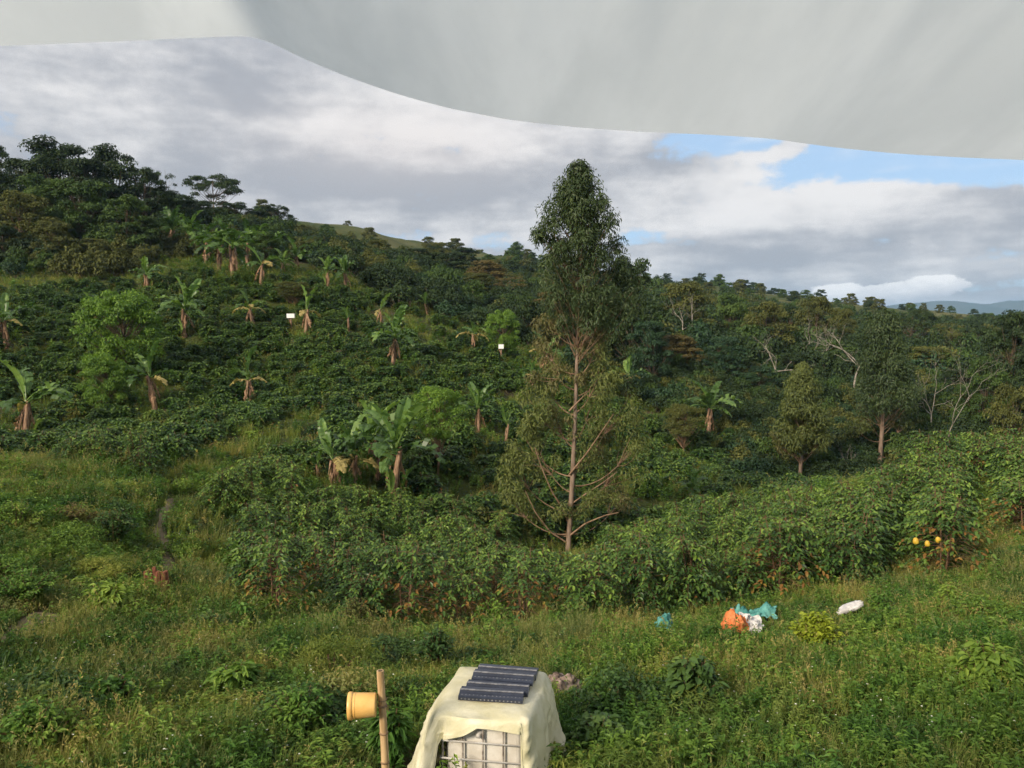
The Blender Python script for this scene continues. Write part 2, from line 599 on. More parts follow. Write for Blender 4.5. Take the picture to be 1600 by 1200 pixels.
def build_ground():
    a = np.concatenate([np.arange(-46, 46, 0.45), np.arange(46, 314, 4.0)])
    a = np.radians(a)
    r = np.concatenate([[0.4, 1.2, 2.2, 3.2, 4.2, 5.2], np.geomspace(6, 620, 215), np.geomspace(700, 9000, 14)])
    A, R = np.meshgrid(a, r)
    X, Y = R * np.sin(A), R * np.cos(A)
    Z = H(X, Y)
    Z = np.where(R > 3200, np.minimum(Z, -60), Z)
    na, nr = len(a), len(r)
    mb = MB()
    v = np.stack([X, Y, Z], -1).reshape(-1, 3)
    v = np.concatenate([v, [[0, 0, h1(0, 0)]]])
    i = np.arange(nr - 1)[:, None] * na
    j = np.arange(na)[None]
    f = np.stack([i + j, i + na + j, i + na + (j + 1) % na, i + (j + 1) % na], -1).reshape(-1, 4)[:, ::-1]
    mb.add(v, f)
    c = len(v) - 1
    tri = np.stack([np.full(na, c), np.arange(na), (np.arange(na) + 1) % na], -1)
    mb.nv = 0
    mb.add(np.zeros((0, 3)), tri[:, ::-1])
    mb.nv = len(v)
    me = mb.mesh('ground', ground_mat(), True)
    tag(link('ground', me), kind='structure')


build_ground()


def strip(name, px_pts, width, mat, lift=0.03):
    """a worn track laid over the ground along points picked in the photograph"""
    P = np.array([hit(*p)[:2] for p in px_pts])
    t = np.linspace(0, len(P) - 1, 40)
    Q = np.stack([np.interp(t, np.arange(len(P)), P[:, k]) for k in range(2)], -1)
    d = unit(np.gradient(Q, axis=0))
    s = np.stack([d[:, 1], -d[:, 0]], -1)
    rows = []
    nw = 7
    for w in np.linspace(-1, 1, nw):
        wob = width * (0.75 + 0.5 * vnoise(t * 1.3 + 3, np.full_like(t, 7.7)))
        q = Q + s * (w * wob / 2)[:, None]
        z = H(q[:, 0], q[:, 1]) + lift * (1.3 - abs(w) ** 4 * 2.2)
        rows.append(np.column_stack([q, z]))
    v = np.stack(rows, 1).reshape(-1, 3)
    n = len(Q)
    i = np.arange(n - 1)[:, None] * nw
    j = np.arange(nw - 1)[None]
    f = np.stack([i + j, i + j + 1, i + nw + j + 1, i + nw + j], -1).reshape(-1, 4)
    mb = MB()
    mb.add(v, f)
    return tag(link(name, mb.mesh(name, mat, True)), kind='structure')


M['dirt'] = solid_mat('trodden_earth', (.15, .115, .07), (.24, .195, .125), 2.0, 0.95, 0.1, 0.7, 18)
PATHS = [[(262, 902), (262, 870), (250, 830), (258, 800), (275, 780)]]
strip('path', PATHS[0], 0.42, M['dirt'], .012)
strip('dirt_patch', [(0, 1010), (35, 985), (75, 960)], 0.7, M['dirt'], .012)


# ------------------------------------------------------------------ far mountains and the air in front of them
def mountain(name, D, ridge, mat):
    """a mountain range: ridge line in photograph pixels, with real depth front and back"""
    xs = np.array([p[0] for p in ridge], float)
    ys = np.array([p[1] for p in ridge], float)
    px = np.linspace(xs[0], xs[-1], 110)
    py = np.interp(px, xs, ys) + (fbm(px * 0.03, px * 0 + D) - .5) * 5
    top = np.array([point(a, b, D) for a, b in zip(px, py)])
    rows = []
    for k, (dy, fr) in enumerate([(-2200, 0.0), (-1500, .28), (-800, .62), (-300, .86), (0, 1.0), (500, .8), (1800, 0.0)]):
        q = top.copy()
        q[:, 1] += dy
        n = (fbm(px * 0.04 + k * 3, np.full_like(px, k * 1.7)) - .5) * (0 if fr in (0, 1) else 60)
        q[:, 2] = -70 + (top[:, 2] + 70) * fr + n
        rows.append(q)
    v = np.stack(rows, 0).reshape(-1, 3)
    n = len(px)
    i = np.arange(len(rows) - 1)[:, None] * n
    j = np.arange(n - 1)[None]
    f = np.stack([i + j, i + j + 1, i + n + j + 1, i + n + j], -1).reshape(-1, 4)
    mb = MB()
    mb.add(v, f)
    return tag(link(name, mb.mesh(name, mat, True)), kind='structure')


M['mountain'] = solid_mat('far_mountain', (.035, .055, .025), (.07, .08, .04), 0.002, 0.95, 0.0)
mountain('mountain', 6500, [(900, 520), (1120, 505), (1300, 488), (1400, 476), (1470, 468), (1540, 476), (1600, 468), (1700, 464), (1850, 490), (2000, 515)], M['mountain'])
mountain('mountain_range', 5200, [(1000, 540), (1250, 520), (1400, 503), (1520, 508), (1600, 498), (1750, 505), (1950, 535)], M['mountain'])


def build_haze():
    mb = MB()
    mb.box((0, 0, 95), (18600, 18600, 340))
    m, g = new_mat('haze')
    v = g.new('ShaderNodeVolumePrincipled')
    v.inputs['Color'].default_value = (0.42, 0.68, 1.0, 1)
    v.inputs['Density'].default_value = 0.00012
    v.inputs['Anisotropy'].default_value = 0.0
    o = g.new('ShaderNodeOutputMaterial')
    g.put(o.inputs['Volume'], v.outputs[0])
    me = mb.mesh('haze', m)
    tag(link('haze', me), 'thin bluish air between the near hillside and far mountains', 'haze', kind='stuff')


HAZE = True
if HAZE:
    build_haze()


# ------------------------------------------------------------------ plant builders
def curve3(a, b, bend, n=6):
    """points from a to b, bowed by the vector bend at the middle"""
    t = np.linspace(0, 1, n)[:, None]
    return np.asarray(a) * (1 - t) + np.asarray(b) * t + np.asarray(bend) * (4 * t * (1 - t))


def coffee_meshes(seed, h=1.9, spread=0.85, stems=3, leggy=False, leafn=1.0, big=1.0):
    """a coffee bush: several stems, tiers of arching side branches, paired drooping leaves"""
    r = np.random.default_rng(seed)
    wood, leaf = MB(), MB()
    P, D, T, Lh = [], [], [], []
    for s in range(stems):
        a0 = r.uniform(0, 2 * PI)
        b = np.array([math.cos(a0), math.sin(a0), 0]) * r.uniform(.05, .16)
        tip = b * r.uniform(2.2, 4.2) + np.array([0, 0, h * r.uniform(.82, 1.0)])
        sp = curve3(b, tip, r.normal(0, .04, 3), 7)
        wood.tube(sp, np.linspace(.024, .008, 7), 5)
        nl = int(18 * leafn)
        for k in range(nl):
            f = 0.16 + 0.84 * (k + r.uniform(-.3, .3)) / nl
            f = min(max(f, .05), 1)
            base = sp[0] * (1 - f) + sp[-1] * f
            prof = spread * (1.0 - 0.78 * max(0, (f - .35) / .65) ** 1.6) * (0.62 + .38 * min(1, f / .3))
            ang = k * 1.62 + s * 2.1 + r.uniform(-.4, .4)
            for sgn in (0, PI):
                aa = ang + sgn
                if r.random() < .06:
                    continue
                ln = prof * r.uniform(.7, 1.18)
                o = np.array([math.cos(aa), math.sin(aa), 0])
                nn = max(4, int(ln / .068))
                t = np.linspace(0, 1, nn)
                q = base + o * (t * ln)[:, None] + np.array([0, 0, 1.0]) * ((.42 * t - (.50 + .22 * (1 - f)) * t * t) * ln)[:, None]
                wood.tube(q[::max(1, nn // 3)], .005, 3, cap=False)
                side = np.array([-o[1], o[0], 0])
                st = 0.22 if not leggy else (0.30 if f > .55 else 0.75)
                for i in range(nn):
                    if t[i] < st:
                        continue
                    for sd_ in (-1, 1):
                        if r.random() < .08:
                            continue
                        d = o * (.5 + .3 * t[i]) + side * sd_ * .75 + np.array([0, 0, .10 - r.uniform(0, .55)])
                        P.append(q[i])
                        D.append(d + r.normal(0, .16, 3))
                        young = (t[i] > .78) * .20 + max(0, f - .68) * .85  # young leaves are lighter; sunlit tips are also brightened through the leaf colour
                        T.append(np.clip(r.normal(.36, .17) + young, 0, 1))
                        Lh.append(f)
    P, D, T, Lh = np.array(P), np.array(D), np.array(T), np.array(Lh)
    n = len(P)
    N = np.array([0, 0, 1.0]) + r.normal(0, .28, (n, 3))
    L = r.uniform(.10, .16, n) * big
    tired = (r.random(n) < (.42 if leggy else .02)) & (Lh < .66)
    for mi, sel in ((0, ~tired), (1, tired)):
        if sel.any():
            leaf.leaves(P[sel], D[sel], N[sel], L[sel], L[sel] * .50, T[sel], mi, .12, .26, 'six')
    return wood, leaf


def clump(mb, c, rad, n, L, W, r, mat=0, hang=0.3, tint=.45, shape='rhomb', full=False):
    """a leafy clump: leaves spread through the outer part of an uneven ball"""
    d = unit(r.normal(0, 1, (n, 3)))
    if not full:
        d[:, 2] = np.where(d[:, 2] < -.35, -d[:, 2], d[:, 2])
    rr = (r.random(n) ** .45)[:, None]
    P = np.asarray(c) + d * rr * np.asarray(rad)
    D = unit(np.cross(d, r.normal(0, 1, (n, 3)))) + d * .35 + np.array([0, 0, -hang])
    N = d * .7 + np.array([0, 0, .6]) + r.normal(0, .35, (n, 3))
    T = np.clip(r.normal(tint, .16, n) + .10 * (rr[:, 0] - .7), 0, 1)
    mb.leaves(P, D, N, r.uniform(.7, 1.3, n) * L, r.uniform(.8, 1.2, n) * W, T, mat, .18, .1, shape)


def tree_meshes(seed, Ht, R, base, shape='round', nclump=34, nleaf=170, L=.32, W=.17, cr=.30, trunk=.2, lean=0.0, hang=.3, bare_limbs=0):
    """trunk with limbs reaching to leafy clumps; returns wood and crown"""
    r = np.random.default_rng(seed)
    wood, crown = MB(), MB()
    top = np.array([lean * Ht, r.normal(0, .03) * Ht, Ht * .86])
    sp = curve3((0, 0, -.3), top, r.normal(0, .04, 3) * Ht, 9)
    wood.tube(sp, np.linspace(trunk, trunk * .25, 9), 7)
    for k in range(nclump):
        a = r.uniform(0, 2 * PI)
        u = r.random()
        if shape == 'round':
            zf = r.uniform(0, 1)
            prof = math.sqrt(max(0.02, 1 - ((zf - .48) / .56) ** 2))
            rr = R * prof * (u ** .4) * .86
        elif shape == 'umbrella':
            zf = 1 - abs(r.normal(0, .28))
            rr = R * math.sqrt(u)
            zf -= (rr / R) ** 2 * .25
        elif shape == 'cone':
            zf = r.random() ** 1.25
            rr = R * (1.02 - zf) ** .8 * (u ** .5)
        else:                                   # spreading: wide and low, lumpy
            zf = r.uniform(0, 1)
            rr = R * (u ** .5)
            zf = zf * (1 - .6 * (rr / R) ** 2)
        zf = min(max(zf, 0), 1)
        ax = sp[0] + (sp[-1] - sp[0]) * min(1, (base + (1 - base) * zf))
        c = np.array([ax[0] + math.cos(a) * rr, ax[1] + math.sin(a) * rr, Ht * (base + (1 - base - .06) * zf)])
        j = int(np.clip((c[2] / Ht - .18 - .25 * rr / Ht) * 9, 2, 7))
        wood.tube(curve3(sp[j], c, (0, 0, -.05 * Ht * r.random()), 5), np.linspace(trunk * .32, trunk * .07, 5), 4, cap=False)
        s = cr * R * r.uniform(.65, 1.35)
        clump(crown, c, (s, s, s * (.62 if shape != 'umbrella' else .38)), int(nleaf * r.uniform(.7, 1.3)), L, W, r, 0, hang, r.uniform(.28, .62))
    for k in range(bare_limbs):
        a = r.uniform(0, 2 * PI)
        j = r.integers(3, 7)
        e = sp[j] + np.array([math.cos(a) * R * .9, math.sin(a) * R * .9, Ht * .18])
        wood.tube(curve3(sp[j], e, (0, 0, -.04 * Ht), 5), np.linspace(trunk * .3, trunk * .06, 5), 4, cap=False)
    return wood, crown


def bare_tree_mesh(seed, Ht, trunk=.16, fork=.35, spread=.5):
    """a leafless tree: forking limbs down to fine twigs"""
    r = np.random.default_rng(seed)
    mb = MB()

    def grow(p, d, ln, rad, depth):
        n = 5
        e = p + d * ln
        q = curve3(p, e, r.normal(0, .07, 3) * ln, n)
        mb.tube(q, np.linspace(rad, rad * .68, n), 6 if depth < 2 else 4, cap=False)
        if depth >= 5:
            return
        for k in range(2 if depth > 0 or r.random() < .5 else 3):
            dd = unit(d + r.normal(0, spread, 3) + np.array([0, 0, .18]))
            grow(q[-1], dd, ln * r.uniform(.58, .82), rad * r.uniform(.46, .62), depth + 1)
        if depth in (1, 2, 3):
            grow(q[2], unit(d + r.normal(0, .7, 3)), ln * .5, rad * .4, max(depth + 1, 4))

    grow(np.array([0, 0, -.2]), unit(np.array([r.normal(0, .08), r.normal(0, .08), 1])), Ht * fork, trunk, 0)
    v = np.concatenate(mb.v)
    s = Ht / v[:, 2].max()
    mb.v = [a * np.array([s, s, s]) for a in mb.v]
    return mb


def plant(name, label, cat, loc, parts, rot=0.0, scl=1.0, group=None):
    """an Empty at the foot of a plant with its parts below: parts = [(name, mesh, material or None)]"""
    e = link(name, None, loc=loc, rot=(0, 0, rot), scl=scl)
    e.empty_display_size = .2
    tag(e, label, cat, group)
    for pn, me, mt in parts:
        o = link(pn, me, e)
        if mt is not None:
            o.material_slots[0].link = 'OBJECT'
            o.material_slots[0].material = mt
    return e


ORD = ['first', 'second', 'third', 'fourth', 'fifth', 'sixth', 'seventh', 'eighth', 'ninth', 'tenth', 'eleventh', 'twelfth', 'thirteenth',
       'fourteenth', 'fifteenth', 'sixteenth', 'seventeenth', 'eighteenth', 'nineteenth', 'twentieth']
TENS = {2: 'twenty', 3: 'thirty', 4: 'forty', 5: 'fifty', 6: 'sixty'}


def ordinal(n):
    if n <= 20:
        return ORD[n - 1]
    t, u = divmod(n, 10)
    if u == 0:
        return TENS[t][:-1] + 'ieth'
    return TENS[t] + '-' + ORD[u - 1]


def scatter(name, label, cat, pts, rots, scales, idx, sources, kind='stuff'):
    """uncountable growth: one object, its points carry copies of a few small plants"""
    coll = bpy.data.collections.new(name + '_sources')
    names = sorted(sources)
    for nm in names:
        coll.objects.link(bpy.data.objects.new(nm, sources[nm]))
    me = bpy.data.meshes.new(name)
    me.vertices.add(len(pts))
    me.vertices.foreach_set('co', np.asarray(pts, float).ravel())
    for an, ty, val, key in (('rot', 'FLOAT_VECTOR', rots, 'vector'), ('scl', 'FLOAT_VECTOR', scales, 'vector'), ('idx', 'INT', idx, 'value')):
        a = me.attributes.new(an, ty, 'POINT')
        a.data.foreach_set(key, np.asarray(val).ravel())
    me.update()
    ob = link(name, me)
    tag(ob, label, cat, kind=kind)
    t = bpy.data.node_groups.new(name + '_scatter', 'GeometryNodeTree')
    t.interface.new_socket('Geometry', in_out='INPUT', socket_type='NodeSocketGeometry')
    t.interface.new_socket('Geometry', in_out='OUTPUT', socket_type='NodeSocketGeometry')
    N = t.nodes.new
    gi, go = N('NodeGroupInput'), N('NodeGroupOutput')
    ip = N('GeometryNodeInstanceOnPoints')
    ci = N('GeometryNodeCollectionInfo')
    ci.inputs['Collection'].default_value = coll
    ci.inputs['Separate Children'].default_value = True
    ci.inputs['Reset Children'].default_value = True
    ip.inputs['Pick Instance'].default_value = True

    def attr(nm, ty):
        a = N('GeometryNodeInputNamedAttribute')
        a.data_type = ty
        a.inputs['Name'].default_value = nm
        return a.outputs['Attribute']
    er = N('FunctionNodeEulerToRotation')
    t.links.new(attr('rot', 'FLOAT_VECTOR'), er.inputs[0])
    t.links.new(gi.outputs[0], ip.inputs['Points'])
    t.links.new(ci.outputs[0], ip.inputs['Instance'])
    t.links.new(attr('idx', 'INT'), ip.inputs['Instance Index'])
    t.links.new(er.outputs[0], ip.inputs['Rotation'])
    t.links.new(attr('scl', 'FLOAT_VECTOR'), ip.inputs['Scale'])
    t.links.new(ip.outputs[0], go.inputs[0])
    md = ob.modifiers.new('scatter', 'NODES')
    md.node_group = t
    return ob, names


# ------------------------------------------------------------------ trees: a few grown shapes, planted one by one
TM = {}


def reg(key, wood, crown, bark='bark'):
    TM[key] = (wood.mesh(key + '_trunk', M[bark], True), crown.mesh(key + '_crown', M['green_crown']) if crown else None)


reg('round', *tree_meshes(1, 10, 4.0, .18, 'round', 60, 200, .34, .19, .27))
reg('dome', *tree_meshes(2, 10, 4.4, .05, 'round', 74, 190, .32, .18, .25))
reg('shaggy', *tree_meshes(3, 10, 3.6, .02, 'round', 70, 190, .32, .15, .27, hang=.9))
reg('umbrella', *tree_meshes(4, 10, 5.2, .48, 'umbrella', 44, 150, .32, .18, .22, .17, .05))
reg('parasol', *tree_meshes(5, 10, 4.6, .55, 'umbrella', 24, 120, .34, .18, .24, .15, -.06))
reg('spread', *tree_meshes(6, 6, 4.6, .22, 'spread', 64, 230, .22, .12, .20, .16))
reg('lush', *tree_meshes(16, 6, 3.8, .06, 'round', 100, 230, .20, .11, .20, .14))
reg('forked', *tree_meshes(7, 6, 2.6, .42, 'round', 70, 210, .15, .07, .22, .11, .06), bark='tan_bark')
reg('wispy', *tree_meshes(8, 10, 2.6, .45, 'round', 15, 60, .30, .13, .22, .09, .04, .4, 5))
reg('thin', *tree_meshes(9, 10, 3.4, .40, 'round', 26, 90, .30, .15, .24, .12, .05, .4, 6))


BPOS = []


def set_tree(name, key, mat, px, D, ytop, wpx, label, group=None, rot=None, ybase=None, cat='tree'):
    b = on_ground(px, D) if ybase is None else hit(px, ybase)
    D = b[1]
    if key == 'forked':
        BPOS.append(b)
    h = max(1.0, height_to(px, ytop, b))
    wood, crown = TM[key]
    R = {'round': 4.2, 'dome': 4.6, 'shaggy': 4.1, 'umbrella': 5.6, 'parasol': 5.0, 'spread': 4.9, 'forked': 2.9, 'lush': 4.1, 'wispy': 2.8, 'thin': 3.7}[key]
    H0 = 6.0 if key in ('spread', 'forked', 'lush') else 10.0
    sx = (wpx * D / F / 2) / R
    return plant(name, label, cat, b, [('trunk', wood, None), ('crown', crown, M[mat])], rng.uniform(0, 6.28) if rot is None else rot, (sx, sx, h / H0), group)


GL = 'trees along the left skyline'
GR = 'trees of the wood across the valley'
GH = 'trees on the ridge behind the plantation'
TREES = [
    # left skyline and the slope below it
    ('broadleaf_tree', 'dome', 'dark_crown', 2, 150, 220, 75, 'dark tree cut off by the left edge of the photo, top of skyline', GL),
    ('broadleaf_tree', 'dome', 'dark_crown', 105, 112, 217, 150, 'tallest rounded dark tree on the left skyline', GL),
    ('broadleaf_tree', 'dome', 'dark_crown', 186, 114, 228, 110, 'rounded dark tree right of the tallest skyline tree', GL),
    ('broadleaf_tree', 'round', 'dark_crown', 52, 114, 246, 110, 'dark rounded tree filling the skyline left of the tallest tree', GL),
    ('broadleaf_tree', 'dome', 'dark_crown', 236, 112, 262, 84, 'dark tree at the right end of the tall skyline group', GL),
    ('broadleaf_tree', 'dome', 'green_crown', 138, 100, 280, 130, 'lighter green bushy tree below the tall skyline trees', GL),
    ('broadleaf_tree', 'dome', 'olive_crown', 44, 96, 300, 130, 'olive brown bushy tree at left below the skyline', GL),
    ('broadleaf_tree', 'dome', 'green_crown', 208, 98, 305, 100, 'mid green leafy tree on the slope left of the banana grove', GL),
    ('broadleaf_tree', 'dome', 'olive_crown', 92, 90, 345, 80, 'olive rounded small tree below the olive brown tree at left', GL),
    ('broadleaf_tree', 'dome', 'dark_crown', 18, 106, 268, 90, 'dark bushy tree behind the olive brown tree at the left edge', GL),
    ('broadleaf_tree', 'round', 'dark_crown', 150, 108, 246, 100, 'dark tree filling the gap between the two tallest skyline crowns', GL),
    ('broadleaf_tree', 'dome', 'green_crown', 82, 104, 274, 110, 'green leafy tree in front of the tallest skyline tree', GL),
    ('broadleaf_tree', 'dome', 'dark_crown', 262, 114, 292, 80, 'dark low tree just left of the thin sparse tree', GL),
    ('broadleaf_tree', 'dome', 'dark_crown', 232, 98, 338, 62, 'dark bush tree beside the left end of the banana grove', GL),
    ('broadleaf_tree', 'dome', 'dark_crown', 15, 92, 352, 80, 'dark bushy tree low at the left edge above the coffee', GL),
    ('broadleaf_tree', 'shaggy', 'olive_crown', 150, 92, 372, 70, 'olive bush tree at the top edge of the left coffee slope', GL),
    ('broadleaf_tree', 'wispy', 'dark_crown', 273, 130, 250, 44, 'thin sparse tree with small leaf tufts on the left skyline', GL),
    ('broadleaf_tree', 'umbrella', 'dark_crown', 344, 140, 268, 90, 'dark flat crowned tree standing against the sky left of hill', GL),
    ('broadleaf_tree', 'umbrella', 'dark_crown', 436, 150, 317, 50, 'small dark flat crowned tree nearest the bare hill', GL),
    ('broadleaf_tree', 'dome', 'dark_crown', 285, 124, 300, 90, 'dark low tree on the ridge under the thin sparse tree', GL),
    ('broadleaf_tree', 'dome', 'dark_crown', 318, 130, 312, 80, 'dark low tree on the ridge left of the flat crowned tree', GL),
    ('broadleaf_tree', 'dome', 'dark_crown', 372, 138, 316, 80, 'dark low tree on the ridge right below the flat crowned tree', GL),
    ('broadleaf_tree', 'round', 'dark_crown', 410, 146, 330, 70, 'dark low tree on the ridge between the two flat crowned trees', GL),
    # ridge behind the plantation, left of the tall eucalyptus
    ('broadleaf_tree', 'dome', 'dark_crown', 462, 150, 350, 76, 'dark tree at the foot of the bare hill, left side', GH),
    ('broadleaf_tree', 'dome', 'olive_crown', 502, 160, 368, 80, 'olive tree in front of the bare hill', GH),
    ('broadleaf_tree', 'round', 'dark_crown', 548, 165, 374, 70, 'dark rounded tree in front of the middle of bare hill', GH),
    ('broadleaf_tree', 'dome', 'olive_crown', 592, 170, 374, 60, 'brown olive tree right of the bare hill', GH),
    ('broadleaf_tree', 'dome', 'dark_crown', 640, 150, 388, 110, 'left of two broad dark green trees in mid slope dark mass', GH),
    ('broadleaf_tree', 'dome', 'dark_crown', 700, 152, 394, 110, 'right of two broad dark green trees in mid slope dark mass', GH),
    ('broadleaf_tree', 'round', 'dark_crown', 728, 200, 386, 56, 'dark tree on skyline right of the bare hill', GH),
    ('broadleaf_tree', 'round', 'olive_crown', 690, 205, 378, 44, 'small olive tree on the skyline right of bare hill', GH),
    ('broadleaf_tree', 'shaggy', 'brown_crown', 765, 140, 406, 80, 'brownish tree on the slope left of tall eucalyptus', GH),
    ('broadleaf_tree', 'shaggy', 'olive_crown', 745, 112, 425, 78, 'yellow olive shaggy tree between dark mass and tall eucalyptus', GH),
    ('broadleaf_tree', 'thin', 'brown_crown', 795, 118, 430, 76, 'dry brown twiggy tree just left of the tall eucalyptus', GH),
    ('broadleaf_tree', 'dome', 'green_crown', 822, 104, 462, 62, 'green tree partly behind the tall eucalyptus, left side', GH),
    ('broadleaf_tree', 'shaggy', 'brown_crown', 862, 98, 455, 76, 'brown shaggy tree directly behind the tall eucalyptus', GH),
    ('broadleaf_tree', 'dome', 'olive_crown', 560, 118, 408, 70, 'olive bush tree above the sunlit banana clump', GH),
    ('broadleaf_tree', 'round', 'green_crown', 618, 102, 430, 50, 'small green tree standing at the upper edge of the plantation', GH),
    ('broadleaf_tree', 'dome', 'dark_crown', 500, 120, 388, 80, 'dark bush tree behind the banana plants in mid slope', GH),
    ('broadleaf_tree', 'dome', 'dark_crown', 430, 118, 365, 80, 'dark bush tree behind the right end of the banana grove', GH),
    ('broadleaf_tree', 'thin', 'brown_crown', 680, 106, 452, 70, 'dry brownish thin tree below the dark tree mass', GH),
    ('broadleaf_tree', 'dome', 'teal_crown', 755, 104, 460, 54, 'dark bush tree below the yellow olive tree', GH),
    # wood across the valley, right of the eucalyptus
    ('broadleaf_tree', 'dome', 'dark_crown', 985, 84, 400, 104, 'dark slender tree right behind the tall eucalyptus', GR),
    ('broadleaf_tree', 'shaggy', 'teal_crown', 1012, 80, 500, 86, 'dark bluish green tree low behind the eucalyptus, right side', GR),
    ('broadleaf_tree', 'shaggy', 'olive_crown', 935, 88, 470, 80, 'olive leafy tree behind the right side of the eucalyptus', GR),
    ('broadleaf_tree', 'dome', 'olive_crown', 1065, 118, 440, 105, 'rounded olive brown tree behind the white bare tree', GR),
    ('broadleaf_tree', 'shaggy', 'brown_crown', 1060, 88, 522, 90, 'brown vine covered tree below the white bare tree', GR),
    ('broadleaf_tree', 'shaggy', 'teal_crown', 1132, 86, 524, 84, 'dark green bushy tree right of the brown vine covered tree', GR),
    ('broadleaf_tree', 'dome', 'teal_crown', 1188, 82, 572, 70, 'dark broad leaved tree left of the bent white trunk', GR),
    ('broadleaf_tree', 'dome', 'olive_crown', 1196, 106, 470, 100, 'broad olive tree above the bent white trunk', GR),
    ('broadleaf_tree', 'dome', 'green_crown', 1140, 130, 458, 80, 'green rounded tree left of the broad olive tree', GR),
    ('broadleaf_tree', 'round', 'dark_crown', 1232, 135, 476, 56, 'dark upright tree in the middle of the wood', GR),
    ('broadleaf_tree', 'dome', 'olive_crown', 1272, 120, 462, 84, 'olive tree above the two pale thin trunks', GR),
    ('broadleaf_tree', 'shaggy', 'olive_crown', 1312, 130, 480, 66, 'olive shaggy tree left of the dark eucalyptus', GR),
    ('broadleaf_tree', 'dome', 'dark_crown', 1240, 92, 550, 80, 'dark bush tree behind the small pale eucalyptus', GR),
    ('broadleaf_tree', 'dome', 'green_crown', 1300, 96, 530, 80, 'mid green tree between the two right hand eucalyptus trees', GR),
    ('broadleaf_tree', 'round', 'dark_crown', 1345, 108, 520, 70, 'dark tree close behind the left of dark eucalyptus', GR),
    ('broadleaf_tree', 'umbrella', 'dark_crown', 1424, 140, 480, 70, 'dark flat crowned tree on skyline right of the dark eucalyptus', GR),
    ('broadleaf_tree', 'thin', 'olive_crown', 1475, 130, 500, 76, 'sparse olive tree on the right skyline', GR),
    ('broadleaf_tree', 'umbrella', 'dark_crown', 1518, 150, 503, 50, 'small dark flat tree low on the right skyline', GR),
    ('broadleaf_tree', 'dome', 'dark_crown', 1580, 76, 484, 110, 'tall dark tree at the right edge of the photo', GR),
    ('broadleaf_tree', 'shaggy', 'dark_crown', 1632, 72, 496, 110, 'dark tree cut off by the right edge of the photo', GR),
    ('broadleaf_tree', 'dome', 'green_crown', 1540, 70, 556, 90, 'mid green bushy tree below the tall dark right edge tree', GR),
    ('broadleaf_tree', 'shaggy', 'olive_crown', 1450, 96, 540, 90, 'olive shaggy tree behind the bare tree at right', GR),
    ('broadleaf_tree', 'shaggy', 'dark_crown', 1500, 84, 575, 84, 'dark shaggy tree behind the bare tree trunk at right', GR),
    ('broadleaf_tree', 'dome', 'olive_crown', 1585, 56, 600, 90, 'olive rounded small tree low at the right edge', GR),
    ('broadleaf_tree', 'shaggy', 'brown_crown', 1320, 84, 630, 80, 'brownish undergrowth tree between the two right hand eucalyptus trunks', GR),
    ('broadleaf_tree', 'shaggy', 'dark_crown', 1440, 82, 625, 80, 'dark undergrowth tree right of the dark eucalyptus trunk', GR),
    ('broadleaf_tree', 'dome', 'dark_crown', 1100, 98, 560, 70, 'dark low tree between the brown and green bushy trees', GR),
]
for t in TREES:
    nm, key, mat, px, D, yt, w, lab, grp = t
    set_tree(nm, key, mat, px, D, yt, w, lab, grp)
# nearer trees among the coffee
set_tree('broadleaf_tree', 'lush', 'lime_crown', 192, 58, 454, 150, 'lime green spreading tree standing among coffee on left hillside', ybase=None)
set_tree('broadleaf_tree', 'lush', 'lime_crown', 165, 52, 552, 96, 'small bright green tree just below the lime green spreading tree')
set_tree('broadleaf_tree', 'forked', 'lime_crown', 684, 42, 598, 104, 'round crowned green tree with forked tan trunk beside bananas', ybase=742)
set_tree('broadleaf_tree', 'forked', 'olive_crown', 1066, 60, 628, 84, 'small round tree with twin tan stems right of tall eucalyptus', ybase=715)
set_tree('broadleaf_tree', 'lush', 'lime_crown', 785, 74, 484, 66, 'low round bright green tree beside the small white box', ybase=None)
set_tree('broadleaf_tree', 'forked', 'olive_crown', 462, 78, 438, 74, 'olive green tree standing just above the white box on post', ybase=None)
set_tree('broadleaf_tree', 'dome', 'green_crown', 420, 94, 362, 60, 'bright green rounded tree right of the banana grove')


# bare trees
def set_bare(px, D, ytop, seed, label, mat='pale_bark', ybase=None, trunk=.16, spread=.5, fork=.35, lean=0.0):
    b = on_ground(px, D) if ybase is None else hit(px, ybase)
    h = height_to(px, ytop, b)
    mb = bare_tree_mesh(seed, h, trunk * .85, fork, spread)
    e = link('bare_tree', mb.mesh('bare_tree', M[mat], True), loc=b, rot=(0, lean, rng.uniform(0, 6)))
    tag(e, label, 'tree', 'leafless trees of the wood')


set_bare(1068, 104, 458, 31, 'white leafless tree with fan of branches in front of olive crown', trunk=.2, spread=.36)
set_bare(1208, 88, 520, 32, 'leafless tree with bent white trunk above the small eucalyptus', trunk=.17, fork=.5)
set_bare(1264, 96, 492, 33, 'left of two thin pale leafless trunks behind small eucalyptus', trunk=.17, fork=.5, spread=.4)
set_bare(1288, 94, 500, 34, 'right of two thin pale leafless trunks behind small eucalyptus', trunk=.17, fork=.5, spread=.4)
set_bare(1492, 66, 515, 35, 'tall grey leafless tree with long side branches at right', trunk=.16, spread=.4, fork=.6)
set_bare(1462, 70, 545, 36, 'slender leafless tree left of the tall grey leafless tree', trunk=.15, fork=.5)
set_bare(1338, 84, 505, 37, 'pale leafless stem beside the left of dark eucalyptus', trunk=.15, fork=.5)
set_bare(1040, 84, 555, 38, 'thin pale leafless stem in the brown vine covered tree', trunk=.11, fork=.6, spread=.3)
set_bare(1330, 62, 690, 39, 'short pale dead stem between the two right eucalyptus trunks', trunk=.13, fork=.6, spread=.3)
set_bare(118, 92, 372, 40, 'leafless leaning tree with pale limbs on the left slope', trunk=.13, spread=.6)


